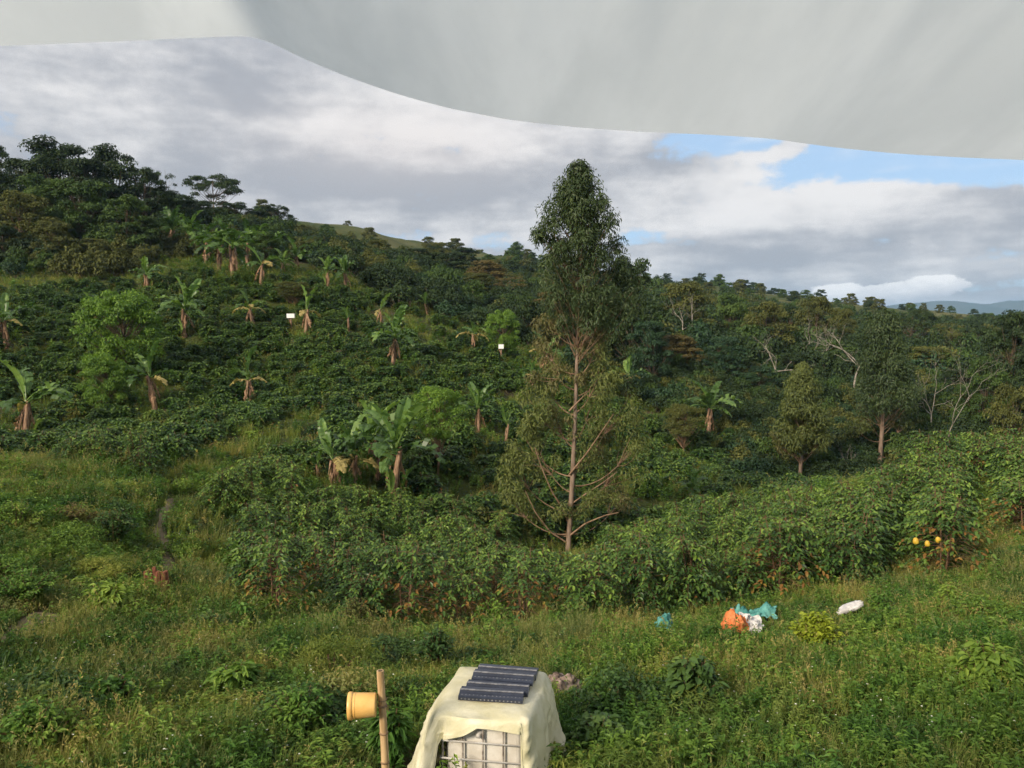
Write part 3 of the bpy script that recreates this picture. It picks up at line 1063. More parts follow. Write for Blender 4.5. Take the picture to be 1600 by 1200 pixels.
# ------------------------------------------------------------------ eucalyptus trees
def eucalyptus(name, label, px, base, ytop, top_prof, low_clumps, seed, nleaf, L, W, trunk, old_frac_y, rootbranches=(), nclump=70, cs=.75, leaf='euc'):
    """straight trunk; the dense head follows a height/width table read off the photograph, lower boughs are listed one by one"""
    r = np.random.default_rng(seed)
    D = base[1]
    k = D / F
    h = height_to(px, ytop, base)
    zrow = lambda y: float(point(px, y, D)[2] - base[2])
    wood, limbs, crown, old, low = MB(), MB(), MB(), MB(), MB()
    sp = curve3((0, 0, -.3), (.02 * h, 0, h * .965), (.012 * h, .01 * h, 0), 14)
    wood.tube(sp, trunk * np.linspace(1, .12, 14) ** .9, 9)
    axis = lambda z: np.array([np.interp(z, sp[:, 2], sp[:, 0]), np.interp(z, sp[:, 2], sp[:, 1]), z])
    ys = np.array([t[0] for t in top_prof], float)
    xl = np.array([t[1] for t in top_prof], float)
    xr = np.array([t[2] for t in top_prof], float)
    for i in range(nclump):
        y = r.uniform(ys[0], ys[-1])
        a = r.uniform(0, 2 * PI)
        l, rr_ = np.interp(y, ys, xl), np.interp(y, ys, xr)
        half, off = (rr_ - l) / 2 * k, ((rr_ + l) / 2 - px) * k
        s = min(cs * r.uniform(.7, 1.25), half * .7 + .15)
        rad = max(0, half - s * .55) * math.sqrt(r.random())
        c = np.array([off + math.cos(a) * rad, math.sin(a) * rad, zrow(y)])
        q = axis(max(.5, c[2] - rad * 1.1 - .4))
        limbs.tube(curve3(q, c, (0, 0, -.12 * rad), 5), np.linspace(.026, .008, 5), 4, cap=False)
        aged = y > old_frac_y[0] and r.random() < np.interp(y, old_frac_y, (0, 1))
        tgt = old if aged else crown
        clump(tgt, c, (s, s, s * .95), int(nleaf * (.62 if aged else 1) * r.uniform(.75, 1.25)), L, W, r, 0, .95, r.uniform(.25, .62), full=True)
    for (cx, cyy, sz, y0, dens, aged) in low_clumps:
        a = r.uniform(-.2, 1.1)
        c = np.array([(cx - px) * k, math.sin(a) * abs(cx - px) * k * .8, zrow(cyy)])
        q = axis(zrow(y0))
        cv = curve3(q, c, (0, 0, -.16 * np.linalg.norm(c - q)), 8)
        limbs.tube(cv, np.linspace(.04, .010, 8), 5, cap=False)
        tgt = old if aged else low
        for _ in range(7):
            cc = c + r.normal(0, .55, 3) * sz * k
            limbs.tube(curve3(cv[5], cc, r.normal(0, .1, 3), 4), np.linspace(.02, .006, 4), 3, cap=False)
            s = sz * k * r.uniform(.45, .7)
            clump(tgt, cc, (s, s, s), int(dens * 1.9 * r.uniform(.7, 1.3)), L, W, r, 0, .95, r.uniform(.3, .6), full=True)
    for pts in rootbranches:
        q = np.array([[(x - px) * k, yy * k, zrow(y)] for x, y, yy in pts])
        t = np.linspace(0, len(q) - 1, 14)
        q = np.stack([np.interp(t, np.arange(len(q)), q[:, j]) for j in range(3)], -1)
        limbs.tube(q, np.linspace(.05, .016, 14), 5)
    e = link(name, None, loc=base)
    tag(e, label, 'tree', 'eucalyptus trees')
    tr = link('trunk', wood.mesh('eucalyptus_trunk', M['euc_bark'], True), e)
    link('branches', limbs.mesh('eucalyptus_branches', M['tan_bark'], True), tr)
    link('crown', crown.mesh('eucalyptus_crown', M[leaf]), e)
    if low.nv:
        link('lower_foliage', low.mesh('eucalyptus_lower_foliage', M['euc_pale']), e)
    if old.nv:
        link('old_foliage', old.mesh('eucalyptus_old_foliage', M['euc_old']), e)
    return e


EB = on_ground(888, 37)
eucalyptus('eucalyptus_tree', 'very tall eucalyptus with dense dark top rising above the horizon', 888, EB, 255,
           [(258, 893, 917), (275, 880, 930), (300, 862, 945), (325, 845, 955), (345, 834, 962), (380, 830, 974), (410, 838, 980), (435, 838, 1004), (465, 836, 1006), (492, 850, 1000), (505, 870, 985)],
           [(858, 505, 24, 540, 40, 1), (922, 510, 24, 545, 40, 1), (848, 545, 24, 585, 36, 1), (930, 550, 24, 590, 36, 1), (862, 575, 22, 610, 30, 1), (905, 580, 20, 615, 26, 1), (852, 600, 26, 650, 60, 0), (838, 640, 30, 690, 70, 0), (822, 690, 32, 745, 80, 0), (800, 735, 30, 800, 80, 0), (795, 780, 30, 835, 70, 0), (850, 720, 26, 770, 60, 0), (838, 810, 24, 838, 50, 0),
            (930, 600, 28, 645, 60, 0), (950, 570, 28, 620, 60, 0), (925, 640, 28, 690, 50, 0), (965, 640, 34, 735, 70, 0), (950, 690, 26, 740, 50, 1), (975, 740, 30, 790, 60, 0), (985, 785, 30, 835, 50, 1), (1000, 700, 26, 760, 50, 0), (935, 770, 22, 800, 40, 0), (870, 660, 24, 700, 50, 1), (905, 720, 24, 760, 40, 0), (880, 790, 22, 820, 40, 0)],
           41, 165, .22, .055, .135, (470, 620),
           rootbranches=[[(887, 848, 0), (860, 828, -12), (836, 795, -25), (820, 760, -30)], [(884, 800, 0), (862, 765, -14), (845, 725, -22), (835, 695, -26)],
                         [(890, 838, 0), (915, 815, -12), (945, 800, -22), (965, 795, -26)], [(890, 790, 0), (920, 772, 10), (945, 757, 14), (968, 740, 16)],
                         [(890, 742, 0), (918, 705, -10), (942, 668, -16), (957, 645, -18)], [(890, 642, 0), (905, 625, -6), (922, 608, -10)]], nclump=160, cs=.56)
eucalyptus('eucalyptus_tree', 'small pale green eucalyptus with pointed crown in the right valley', 1252, on_ground(1252, 60), 566,
           [(570, 1246, 1258), (590, 1232, 1272), (620, 1218, 1288), (655, 1210, 1298), (685, 1210, 1298), (698, 1222, 1286)],
           [(1228, 700, 16, 715, 20, 1), (1276, 698, 16, 712, 20, 1)], 42, 200, .28, .09, .17, (2000, 3000), nclump=80, cs=.75, leaf='euc_pale')
eucalyptus('eucalyptus_tree', 'dark broad eucalyptus with reddish trunk at the right of valley', 1378, on_ground(1378, 68), 483,
           [(487, 1366, 1392), (510, 1352, 1404), (540, 1345, 1412), (580, 1335, 1425), (605, 1325, 1438), (632, 1328, 1438), (645, 1340, 1428)],
           [(1338, 668, 20, 690, 36, 0), (1424, 664, 20, 690, 36, 0), (1358, 648, 16, 665, 26, 1), (1398, 648, 16, 665, 26, 1), (1418, 708, 12, 712, 8, 1)], 43, 210, .30, .09, .20, (2000, 3000), nclump=90, cs=1.0)


# ------------------------------------------------------------------ banana plants
def banana_leaf(seed, L=2.1, W=.30, e0=1.1, e1=-.5, vee=.35, tear=.3, mat='banana', tint=.5):
    """one big leaf: arching midrib, blade split into ragged strips either side"""
    r = np.random.default_rng(seed)
    n = 15
    t = np.linspace(0, 1, n)
    e = e0 + (e1 - e0) * t ** 1.3
    ds = L / (n - 1)
    x = np.concatenate([[0], np.cumsum(np.cos(e[:-1]) * ds)])
    z = np.concatenate([[0], np.cumsum(np.sin(e[:-1]) * ds)])
    sp = np.column_stack([x, np.zeros(n), z])
    mb = MB()
    mb.tube(sp, np.linspace(.035, .008, n), 4, 0, min(1, tint + .25), cap=False)
    up = np.column_stack([-np.sin(e), np.zeros(n), np.cos(e)])
    for sgn in (-1, 1):
        for i in range(2, n - 1):
            w0 = W * math.sin(PI * min(1, (t[i] - .1) / .92)) ** .55 if t[i] < .97 else .05
            w1 = W * math.sin(PI * min(1, (t[i + 1] - .1) / .92)) ** .55 if t[i + 1] < .97 else .04
            va = vee + r.normal(0, tear)
            for_w = lambda w: np.array([0, sgn * w * math.cos(va), 0])
            a, b = sp[i], sp[i + 1]
            sl = (b - a) * r.uniform(.1, .5)
            c1 = b + for_w(w1) + up[i + 1] * w1 * math.sin(va) + sl
            c0 = a + for_w(w0) + up[i] * w0 * math.sin(va) + sl * r.uniform(.2, 1)
            m0, m1 = (a + c0) / 2 + up[i] * .03, (b + c1) / 2 + up[i] * .03
            mb.add([a, b, m1, m0, c1, c0], [[0, 1, 2, 3], [3, 2, 4, 5]], 0, np.clip(tint + r.normal(0, .10), 0, 1))
    return mb.mesh('banana_leaf', M[mat])


def dry_skirt(seed):
    """a dead leaf hanging limp against the stem"""
    return banana_leaf(seed, 1.2, .13, -1.15, -1.62, -.7, .5, 'banana_dry', .45)


BL = {
    'up': [banana_leaf(50 + i, 2.1, .31, 1.42 - .06 * i, .85 - .2 * i, .45, .22, 'banana', .62) for i in range(3)],
    'arch': [banana_leaf(60 + i, 2.1, .30, 1.0 - .1 * i, -.55 - .15 * i, .15, .3, 'banana', .45) for i in range(4)],
    'dark': [banana_leaf(65 + i, 2.1, .27, 1.3 - .12 * i, .3 - .3 * i, .3, .35, 'banana', .22) for i in range(4)],
    'low': [banana_leaf(70 + i, 1.9, .28, .5, -1.1 - .1 * i, -.3, .35, 'banana', .35) for i in range(3)],
    'old': [banana_leaf(80 + i, 1.8, .26, .45, -1.2, -.35, .4, 'banana_old', .5) for i in range(2)],
    'dry': [dry_skirt(90 + i) for i in range(3)],
}


def stem_mesh(seed, h, r0):
    r = np.random.default_rng(seed)
    mb = MB()
    sp = curve3((0, 0, -.2), (r.normal(0, .08), r.normal(0, .08), h), (r.normal(0, .05), r.normal(0, .05), 0), 7)
    mb.tube(sp, np.array([1.25, 1.1, 1.0, .9, .8, .7, .5]) * r0, 9)
    for i in range(7):                          # loose sheaths peeling off
        a = r.uniform(0, 6.28)
        z0 = r.uniform(.35, .95) * h
        o = np.array([math.cos(a), math.sin(a), 0])
        s = np.array([-o[1], o[0], 0])
        p0 = o * r0 * 1.0 + np.array([0, 0, z0])
        p1 = o * (r0 * 1.5 + .06) + np.array([0, 0, z0 - r.uniform(.3, .8)])
        w = .06
        mb.add([p0 - s * w, p0 + s * w, p1 + s * w * .5, p1 - s * w * .5], [[0, 1, 2, 3]])
    return mb.mesh('pseudostem', M['banana_stem'], True)


STEM = [stem_mesh(100 + i, 1.7, .13) for i in range(4)]
BANANAS = [  # x, foot row, top row, kind, label
    (40, 690, 572, 'd', 'drooping banana plant with pale ragged leaves at far left, nearest of left ones'),
    (242, 641, 548, 'y', 'banana plant with one hanging yellow leaf left of the hillside centre'),
    (10, 547, 462, 'd', 'banana plant at the left edge halfway up the slope'),
    (290, 527, 446, 'n', 'banana plant right of the lime green tree'),
    (395, 512, 458, 'y', 'yellowing banana plant left of the white box on post'),
    (230, 456, 404, 'n', 'small banana plant high on the left slope below the grove'),
    (614, 778, 606, 'u', 'tallest lush banana plant in the clump left of forked tree'),
    (588, 752, 625, 'n', 'dark leaved banana plant close behind the tallest one'),
    (497, 758, 698, 's', 'young banana plant with one broad pale leaf, left of clump'),
    (522, 768, 676, 'y', 'withered banana plant with dead leaf sticking up, in clump'),
    (553, 766, 672, 'y', 'banana plant with dry leaves left of the tallest banana'),
    (615, 571, 486, 'n', 'bushy banana plant in the middle of the hillside'),
    (748, 674, 594, 'u', 'upright bright banana plant left of the tall eucalyptus'),
    (738, 549, 500, 'y', 'half dry banana plant left of the small white box'),
    (1106, 678, 600, 'n', 'banana plant with brown skirt right of twin stemmed tree'),
    (1080, 792, 740, 'n', 'small banana plant right of the eucalyptus foot'),
    (595, 512, 462, 'y', 'thin banana plant with bare tan stem on the upper slope'),
    (640, 482, 452, 's', 'small bright banana sprout near the upper edge of plantation'),
    (268, 392, 324, 'g', 'banana plant at the left end of the banana grove'),
    (296, 400, 332, 'g', 'second banana plant from the left in the grove'),
    (322, 412, 338, 'g', 'third banana plant from the left in the grove'),
    (342, 426, 344, 'g', 'fourth banana plant from the left in the grove'),
    (364, 432, 338, 'g', 'banana plant with pale dry stems at the front of grove'),
    (388, 418, 344, 'g', 'banana plant at the right end of the grove'),
    (408, 446, 384, 'd', 'single banana plant just below the right end of grove'),
    (420, 405, 356, 'g', 'banana plant behind the right end of the grove'),
    (464, 424, 376, 'n', 'banana plant with pale stem right of the grove'),
    (441, 430, 392, 'n', 'low banana plant between grove and pale stemmed banana'),
    (512, 447, 398, 'u', 'left plant of the sunlit banana pair on upper slope'),
    (540, 450, 396, 'u', 'right plant of the sunlit banana pair on upper slope'),
    (390, 632, 562, 'y', 'withered banana plant in the middle of the coffee slope'),
    (150, 520, 456, 'u', 'banana plant showing an upright leaf behind the lime tree'),
    (478, 524, 456, 'y', 'drooping grey leaved banana plant right of the white box on post'),
    (850, 585, 528, 'y', 'yellowish banana plant just left of the tall eucalyptus trunk'),
    (984, 622, 562, 'y', 'banana plant with reddish stem right behind the eucalyptus'),
    (832, 610, 566, 'y', 'withered banana plant low left of the eucalyptus trunk'),
    (1238, 800, 762, 's', 'banana sprout with leaf tips above coffee at small eucalyptus foot'),
    (545, 520, 476, 's', 'small banana plant between the two white boxes'),
    (668, 492, 458, 's', 'tiny banana sprout right of the other sprout on upper slope'),
    (790, 690, 640, 's', 'short young banana plant between upright banana and eucalyptus'),
]


def set_banana(px, yb, yt, kind, label, seed):
    r = np.random.default_rng(seed)
    b = hit(px, yb)
    BPOS.append(b)
    h = height_to(px, yt, b)
    full = {'g': 3.3, 'u': 3.6, 'n': 3.1, 'd': 3.0, 'y': 2.9, 's': 3.2}[kind]
    s = h / full
    e = link('banana_plant', None, loc=b, rot=(0, 0, r.uniform(0, 6.28)), scl=s)
    tag(e, label, 'banana plant', 'banana plants on the coffee slope')
    link('pseudostem', STEM[seed % 4], e)
    plan = {'g': [('dark', 7), ('arch', 3), ('low', 4), ('dry', 4)], 'u': [('up', 5), ('arch', 4), ('low', 2), ('dry', 3)], 'n': [('up', 3), ('arch', 6), ('low', 3), ('dry', 3)],
            'd': [('up', 1), ('arch', 3), ('low', 3), ('old', 1), ('dry', 3)], 'y': [('up', 1), ('arch', 2), ('old', 2), ('dry', 4)],
            's': [('up', 3), ('arch', 2)]}[kind]
    k = 0
    e.rotation_euler.x, e.rotation_euler.y = r.normal(0, .07), r.normal(0, .07)
    if kind in 'undg' and r.random() < .6:          # young shoots at the foot
        for _ in range(r.integers(1, 3)):
            a = r.uniform(0, 6.28)
            link('sucker', BL['up'][r.integers(3)], e, (math.cos(a) * .3, math.sin(a) * .3, .1), (0, -.2, a), r.uniform(.35, .6))
    for nm, n in plan:
        n = max(1, n + r.integers(-1, 2))
        for i in range(n):
            a = k * 2.4 + r.uniform(-.35, .35)
            k += 1
            z = {'dark': 1.66, 'up': 1.68, 'arch': 1.62, 'low': 1.55, 'old': 1.5, 'dry': 1.45}[nm] - i * .02
            link('dry_leaf' if nm == 'dry' else 'leaf', BL[nm][r.integers(len(BL[nm]))], e, (math.cos(a) * .03, math.sin(a) * .03, z), (r.normal(0, .16), r.normal(0, .14), a), r.uniform(.7, 1.12))


for i, b in enumerate(BANANAS):
    set_banana(*b, seed=200 + i)


# ------------------------------------------------------------------ coffee bushes
def inside(px, py, poly):
    px, py = np.asarray(px, float), np.asarray(py, float)
    res = np.zeros(px.shape, bool)
    n = len(poly)
    for i in range(n):
        x0, y0 = poly[i]
        x1, y1 = poly[(i + 1) % n]
        c = ((y0 > py) != (y1 > py)) & (px < (x1 - x0) * (py - y0) / ((y1 - y0) or 1e-9) + x0)
        res ^= c
    return res


def near_line(X, Y, pts):
    d = np.full(np.shape(X), 1e9)
    for a, b in zip(pts[:-1], pts[1:]):
        ab = b - a
        t = np.clip(((X - a[0]) * ab[0] + (Y - a[1]) * ab[1]) / (ab @ ab), 0, 1)
        d = np.minimum(d, np.hypot(X - a[0] - t * ab[0], Y - a[1] - t * ab[1]))
    return d


def cm(i, *a, **k):
    wood, leaf = coffee_meshes(300 + i, *a, **k)
    return (wood.mesh('coffee_stems', M['twig'], True), leaf.mesh('coffee_foliage', [M['coffee'], M['coffee_tired']]))


COFFEE = [cm(0), cm(1, 2.0, .95, 3), cm(2, 1.8, .9, 4), cm(3, 1.7, .8, 3), cm(4, 2.0, .8, 3, True), cm(5, 1.9, .9, 3, True)]
COFFEE_FAR = [cm(20 + i, 1.75, .95, 3, leafn=.75, big=1.75) for i in range(4)]
for _, b in COFFEE_FAR:
    b.materials[0] = M['coffee_far']

GRASSWAY = np.array([hit(*p)[:2] for p in [(262, 900), (255, 830), (275, 780), (330, 738), (400, 700), (470, 660)]])
POLY = [(-80, 462), (100, 450), (250, 442), (300, 428), (430, 440), (560, 458), (680, 500), (780, 545), (860, 590), (1000, 650), (1120, 680), (1210, 700), (1250, 745), (1300, 775), (1240, 850), (1195, 945), (1090, 970), (1040, 980), (960, 985), (900, 995),
        (830, 1002), (720, 1008), (620, 1000), (540, 985), (430, 975), (345, 945), (318, 880), (300, 800), (290, 770), (160, 735), (-80, 715)]
cand = []
front = lambda X: np.interp(X, [-7.5, -5.6, -1.6, 1.7, 4.3, 7.8, 12], [18.8, 19.3, 19.4, 20.2, 20.6, 21.3, 22.0])
for k in range(38):
    step = 1.5 if k < 8 else 1.55
    xs = np.arange(-52, 32, step)
    xs = xs + rng.uniform(-.28, .28, len(xs)) + (k % 2) * step / 2
    ys = front(xs) + 1.95 * k + rng.uniform(-.3, .3, len(xs)) + .8 * np.sin(xs * .12 + k * .3)
    zs = H(xs, ys)
    qx, qy = project(xs, ys, zs)
    ok = inside(qx, qy, POLY) & (qx > -70) & (qx < 1670) & (near_line(xs, ys, GRASSWAY) > 1.6) & ~((np.abs(qx - 880) < 75) & (ys > 28.5) & (ys < 37.5))
    ok &= rng.random(len(xs)) > (.02 if k < 6 else .05)
    if k > 10:
        ok &= fbm(xs * .16 + 40, ys * .16) > .31
    for x, y, z, u in zip(xs[ok], ys[ok], zs[ok], qx[ok]):
        cand.append([k, x, y, z])
# keep trunks and stems clear
cand = [c for c in cand if math.hypot(c[1] - EB[0], c[2] - EB[1]) > .8]
BPOS.append(hit(455, 518))
BPOS.append(hit(783, 562))
bxy = np.array(BPOS)[:, :2]


def clear_of_bananas(c):
    dx, dy = c[1] - bxy[:, 0] * (c[2] / bxy[:, 1]), bxy[:, 1] - c[2]
    return not np.any((np.abs(dx) < .8) & (dy > -.8) & (dy < 2.4))


cand = [c for c in cand if clear_of_bananas(c)]
cand.sort(key=lambda c: (c[0], c[1]))
LANES = [[(1208, 938), (1240, 880), (1264, 838)], [(1262, 930), (1300, 870), (1328, 826)], [(1330, 925), (1362, 860), (1384, 815), (1396, 785)], [(1468, 905), (1470, 840), (1478, 785), (1486, 745)], [(1600, 850), (1585, 790), (1575, 745), (1560, 706)], [(1680, 840), (1662, 780), (1640, 735), (1625, 700)], [(1528, 760), (1515, 725), (1505, 700)], [(1432, 800), (1440, 765), (1438, 742)]]
LN = ['first lane left of the small eucalyptus', 'lane below the small eucalyptus', 'lane left of the grassy gap', 'lane right of the grassy gap', 'lane near the right photo edge', 'lane cut by the right photo edge', 'short lane high between the two right lanes', 'short lane above the grassy gap']
n_obj = 0
fruit_bush = None
for li, pts in enumerate(LANES):
    Q = np.array([hit(*p)[:2] for p in pts])
    seg = np.concatenate([[0], np.cumsum(np.linalg.norm(np.diff(Q, axis=0), axis=1))])
    for j, s in enumerate(np.arange(0, seg[-1] + .1, 1.55)):
        x, y = np.interp(s, seg, Q[:, 0]) + rng.uniform(-.2, .2), np.interp(s, seg, Q[:, 1]) + rng.uniform(-.2, .2)
        wd, lf = COFFEE[int(rng.integers(0, 4)) if (j > 1 or rng.random() < .5) else int(rng.integers(4, 6))]
        e = plant('coffee_bush', f'{ordinal(j + 1)} coffee bush from the grass in the {LN[li]}', 'coffee bush', (x, y, h1(x, y)), [('stems', wd, None), ('foliage', lf, None)], rng.uniform(0, 6.28), (lambda q: (q, q, q * rng.uniform(.95, 1.12)))(rng.uniform(1.02, 1.24)), 'coffee bushes in rows')
        if li == 3 and j == 0:
            fruit_bush = e
        n_obj += 1
rest = []
row_count = {}
for c in cand:
    k, x, y, z = c
    row_count[k] = row_count.get(k, 0) + 1
    if n_obj < 296:
        n_obj += 1
        wd, lf = COFFEE[int(rng.integers(0, 4)) if (k > 2 or rng.random() < .5) else int(rng.integers(4, 6))] if k < 9 else COFFEE_FAR[int(rng.integers(0, 4))]
        q = rng.uniform(.86, 1.12) if k < 9 else rng.uniform(.78, 1.0)
        rw = 'front row beside the grass' if k == 0 else f'{ordinal(k + 1)} row back from the grass'
        plant('coffee_bush', f'{ordinal(row_count[k])} coffee bush from the left in the {rw}', 'coffee bush', (x, y, z), [('stems', wd, None), ('foliage', lf, None)], rng.uniform(0, 6.28), (q, q, q * rng.uniform(.85, 1.1) * (1 if k < 8 else .8)), 'coffee bushes in rows')
    else:
        rest.append((x, y, z))
print('coffee rows', n_obj, len(rest))
rest = np.array(rest)
src = {f'coffee_shrub_{i}': b for i, (a, b) in enumerate(COFFEE_FAR)}
n = len(rest)
q = rng.uniform(.72, 1.02, n)
scatter('coffee_plantation', 'rows of dark coffee bushes high on the far hillside', 'coffee plantation', rest, np.column_stack([np.zeros(n), np.zeros(n), rng.uniform(0, 6.28, n)]), np.column_stack([q, q, q * .74]), rng.integers(0, 4, n), src)


# ------------------------------------------------------------------ undergrowth of the wood and far trees (one mass each)
def shrub_mesh(seed, R, h, n, L, W, mats, nc=9, tint=.4, hang=.3):
    r = np.random.default_rng(seed)
    mb = MB()
    for i in range(nc):
        a = r.uniform(0, 6.28)
        rr = R * math.sqrt(r.random()) * .75
        z = h * (1 - (rr / R) ** 2) * r.uniform(.35, .8)
        s = R * r.uniform(.3, .5)
        clump(mb, (math.cos(a) * rr, math.sin(a) * rr, z), (s, s, min(s, h * .4)), n, L, W, r, 0, hang, r.uniform(tint - .12, tint + .15))
        mb.tube(curve3((0, 0, -.1), (math.cos(a) * rr, math.sin(a) * rr, z), (0, 0, 0), 3), .02 * R, 3, 1, cap=False)
    return mb.mesh('shrub', mats)


und = {f'undergrowth_{nm}': shrub_mesh(400 + i, 2.2, 3.0, 120, .34, .18, [M[nm], M['bark']]) for i, nm in enumerate(['brown_crown', 'dark_crown', 'green_crown', 'olive_crown', 'teal_crown'])}
WOOD = [(640, 500), (740, 530), (840, 600), (1000, 650), (1130, 690), (1230, 770), (1300, 790), (1420, 740), (1500, 720), (1660, 690), (1720, 480), (1400, 500), (1000, 445), (700, 400), (470, 365), (330, 345), (-80, 330), (-80, 452), (80, 452), (200, 440), (260, 405), (430, 400), (560, 440)]
N0 = 7500
D = np.sqrt(rng.uniform(60 ** 2, 250 ** 2, N0))
X = D * rng.uniform(-.74, .74, N0)
Z = H(X, D)
qx, qy = project(X, D, Z)
ok = inside(qx, qy, WOOD) & ~((qx > 440) & (qx < 680) & (D > 195)) & ((qx > 900) | (D > 84)) & ((qx < 900) | (D > 58) & ((qx > 1120) | (D > 70))) 
X, D, Z = X[ok], D[ok], Z[ok]
n = len(X)
q = rng.uniform(.6, 1.25, n) * np.interp(D, [60, 110, 250], [.7, .95, 1.0])
q *= np.where((X / D > .16) & (D > 92), 1.55, 1.0) * np.where((X / D > .25) & (X / D < .56) & (D < 82), .46, 1.0)
nz = fbm(X * .05, D * .05)
order = np.array([1, 1, 4, 1, 2, 4, 2, 3])
ix = order[(np.clip((nz - .3) * 2.4 + rng.normal(0, .22, n), 0, .999) * 8).astype(int)]
E_ = np.sqrt(rng.uniform(54 ** 2, 96 ** 2, 1500))        # the valley floor between the eucalyptus stems
EX = E_ * rng.uniform(.2, .58, 1500)
ex, ey = project(EX, E_, H(EX, E_))
ok = ((np.abs(ex - 1252) > 22) | (E_ > 62)) & ((np.abs(ex - 1378) > 24) | (E_ > 70)) & ((np.abs(ex - 1106) > 40) | (E_ > 68)) & ((np.abs(ex - 1066) > 40) | (E_ > 62)) & (ey < 790)
EX, E_ = EX[ok], E_[ok]
m_ = len(EX)
X, D, Z = np.concatenate([X, EX]), np.concatenate([D, E_]), np.concatenate([Z, H(EX, E_)])
q = np.concatenate([q, rng.uniform(.35, .8, m_)])
ix = np.concatenate([ix, np.array([1, 4, 1, 2, 3])[rng.integers(0, 5, m_)]])
n = len(X)
scatter('undergrowth', 'tangled brown and green undergrowth below the trees of the wood', 'undergrowth', np.column_stack([X, D, Z]), np.column_stack([np.zeros(n), np.zeros(n), rng.uniform(0, 6.28, n)]), np.column_stack([q, q, q * rng.uniform(.7, 1.3, n)]), ix, und)
print('undergrowth', n)

ft = {}
for i, (key, mt) in enumerate([('dome', 'dark_crown'), ('round', 'olive_crown'), ('dome', 'green_crown')]):
    me = TM[key][1].copy()
    me.materials[0] = M[mt]
    ft[f'far_tree_{i}'] = me
N0 = 2600
D = np.sqrt(rng.uniform(170 ** 2, 480 ** 2, N0))
X = D * rng.uniform(-.5, .75, N0)
nz = fbm(X * .02 + 9, D * .02)
qx, _ = project(X, D, H(X, D))
dens = np.where(qx < 780, .22, .75) * np.where(D > 235, .55, 1.0) * np.clip((nz - .36) * 5, 0, 1)
dens = np.where((qx > 455) & (qx < 665) & (D > 215), .006, dens)
dens = np.where((qx > 1370) & (D > 300), dens * .25, dens)
ok = rng.random(N0) < dens
X, D = X[ok], D[ok]
n = len(X)
q = rng.uniform(.35, .75, n)
scatter('far_woodland', 'scattered small trees on the far slopes and ridge line', 'woodland', np.column_stack([X, D, H(X, D) - 1.0]), np.column_stack([np.zeros(n), np.zeros(n), rng.uniform(0, 6.28, n)]), np.column_stack([q, q, q * rng.uniform(.7, 1.1, n)]), rng.integers(0, 3, n), ft)
print('far trees', n)


# ------------------------------------------------------------------ grass and weeds
def tuft(seed, n, R, h, w, mat, mats, seedhead=0, lean=.55, nodes=False):
    r = np.random.default_rng(seed)
    mb = MB()
    a = r.uniform(0, 6.28, n)
    rr = R * np.sqrt(r.random(n))
    b = np.column_stack([np.cos(a) * rr, np.sin(a) * rr, np.full(n, -.03)])
    a2 = a + r.normal(0, 1.0, n)
    o = np.column_stack([np.cos(a2), np.sin(a2), np.zeros(n)])
    s = np.column_stack([-o[:, 1], o[:, 0], np.zeros(n)]) * (w * r.uniform(.6, 1.3, n))[:, None] / 2
    hh = (h * r.uniform(.45, 1.15, n))[:, None]
    ln = (lean * r.uniform(.2, 1.3, n))[:, None]
    up = np.array([0, 0, 1.0])
    m1 = b + up * hh * .55 + o * hh * ln * .25
    tp = b + up * hh * (1 - .28 * ln) + o * hh * ln * .95
    v = np.stack([b - s, b + s, m1 + s * .8, m1 - s * .8, tp], 1).reshape(-1, 3)
    k = np.arange(n)[:, None] * 5
    t = np.clip(r.normal(.45, .2, n), 0, 1)
    mb.add(v, k + np.array([[0, 1, 2, 3]]), mat, t)
    mb.add(np.zeros((0, 3)), k + np.array([[3, 2, 4]]) - mb.nv, mat, t)
    for i in range(seedhead):
        j = r.integers(n)
        p = tp[j] + np.array([0, 0, .02])
        d = np.array([o[j][0] * .5, o[j][1] * .5, 1])
        c = 5
        P = p + unit(d) * np.linspace(0, .10, c)[:, None]
        mb.leaves(P, r.normal(0, 1, (c, 3)) + d, r.normal(0, 1, (c, 3)), .045, .016, .75, 1)
    return mb.mesh('tuft', mats)


def weed(seed, ns, R, h, L, W, mats, leaf_per=9, flowers=0, tint=.45):
    r = np.random.default_rng(seed)
    mb = MB()
    for i in range(ns):
        a, rr = r.uniform(0, 6.28), R * math.sqrt(r.random())
        b = np.array([math.cos(a) * rr, math.sin(a) * rr, -.03])
        hh = h * r.uniform(.5, 1.15)
        e = b + np.array([r.normal(0, .22) * hh, r.normal(0, .22) * hh, hh])
        mb.tube(curve3(b, e, (0, 0, 0), 3), .004, 3, 0, .35, cap=False)
        t = r.uniform(.2, 1.0, leaf_per)
        P = b + (e - b) * t[:, None]
        aa = r.uniform(0, 6.28, leaf_per)
        Dv = np.column_stack([np.cos(aa), np.sin(aa), r.uniform(-.3, .5, leaf_per)])
        mb.leaves(P, Dv, np.array([0, 0, 1.0]) + r.normal(0, .35, (leaf_per, 3)), L * r.uniform(.6, 1.25, leaf_per), W * r.uniform(.7, 1.2, leaf_per), np.clip(r.normal(tint, .15, leaf_per) + (t - .6) * .35, 0, 1), 0, .16, .2)
        if i < flowers:
            f = 5
            an = np.arange(f) * 2 * PI / f
            mb.leaves(np.tile(e + np.array([0, 0, .02]), (f, 1)), np.column_stack([np.cos(an), np.sin(an), np.full(f, .15)]), np.tile([0, 0, 1.0], (f, 1)), .016, .012, .5, 1)
    return mb.mesh('weed', mats)


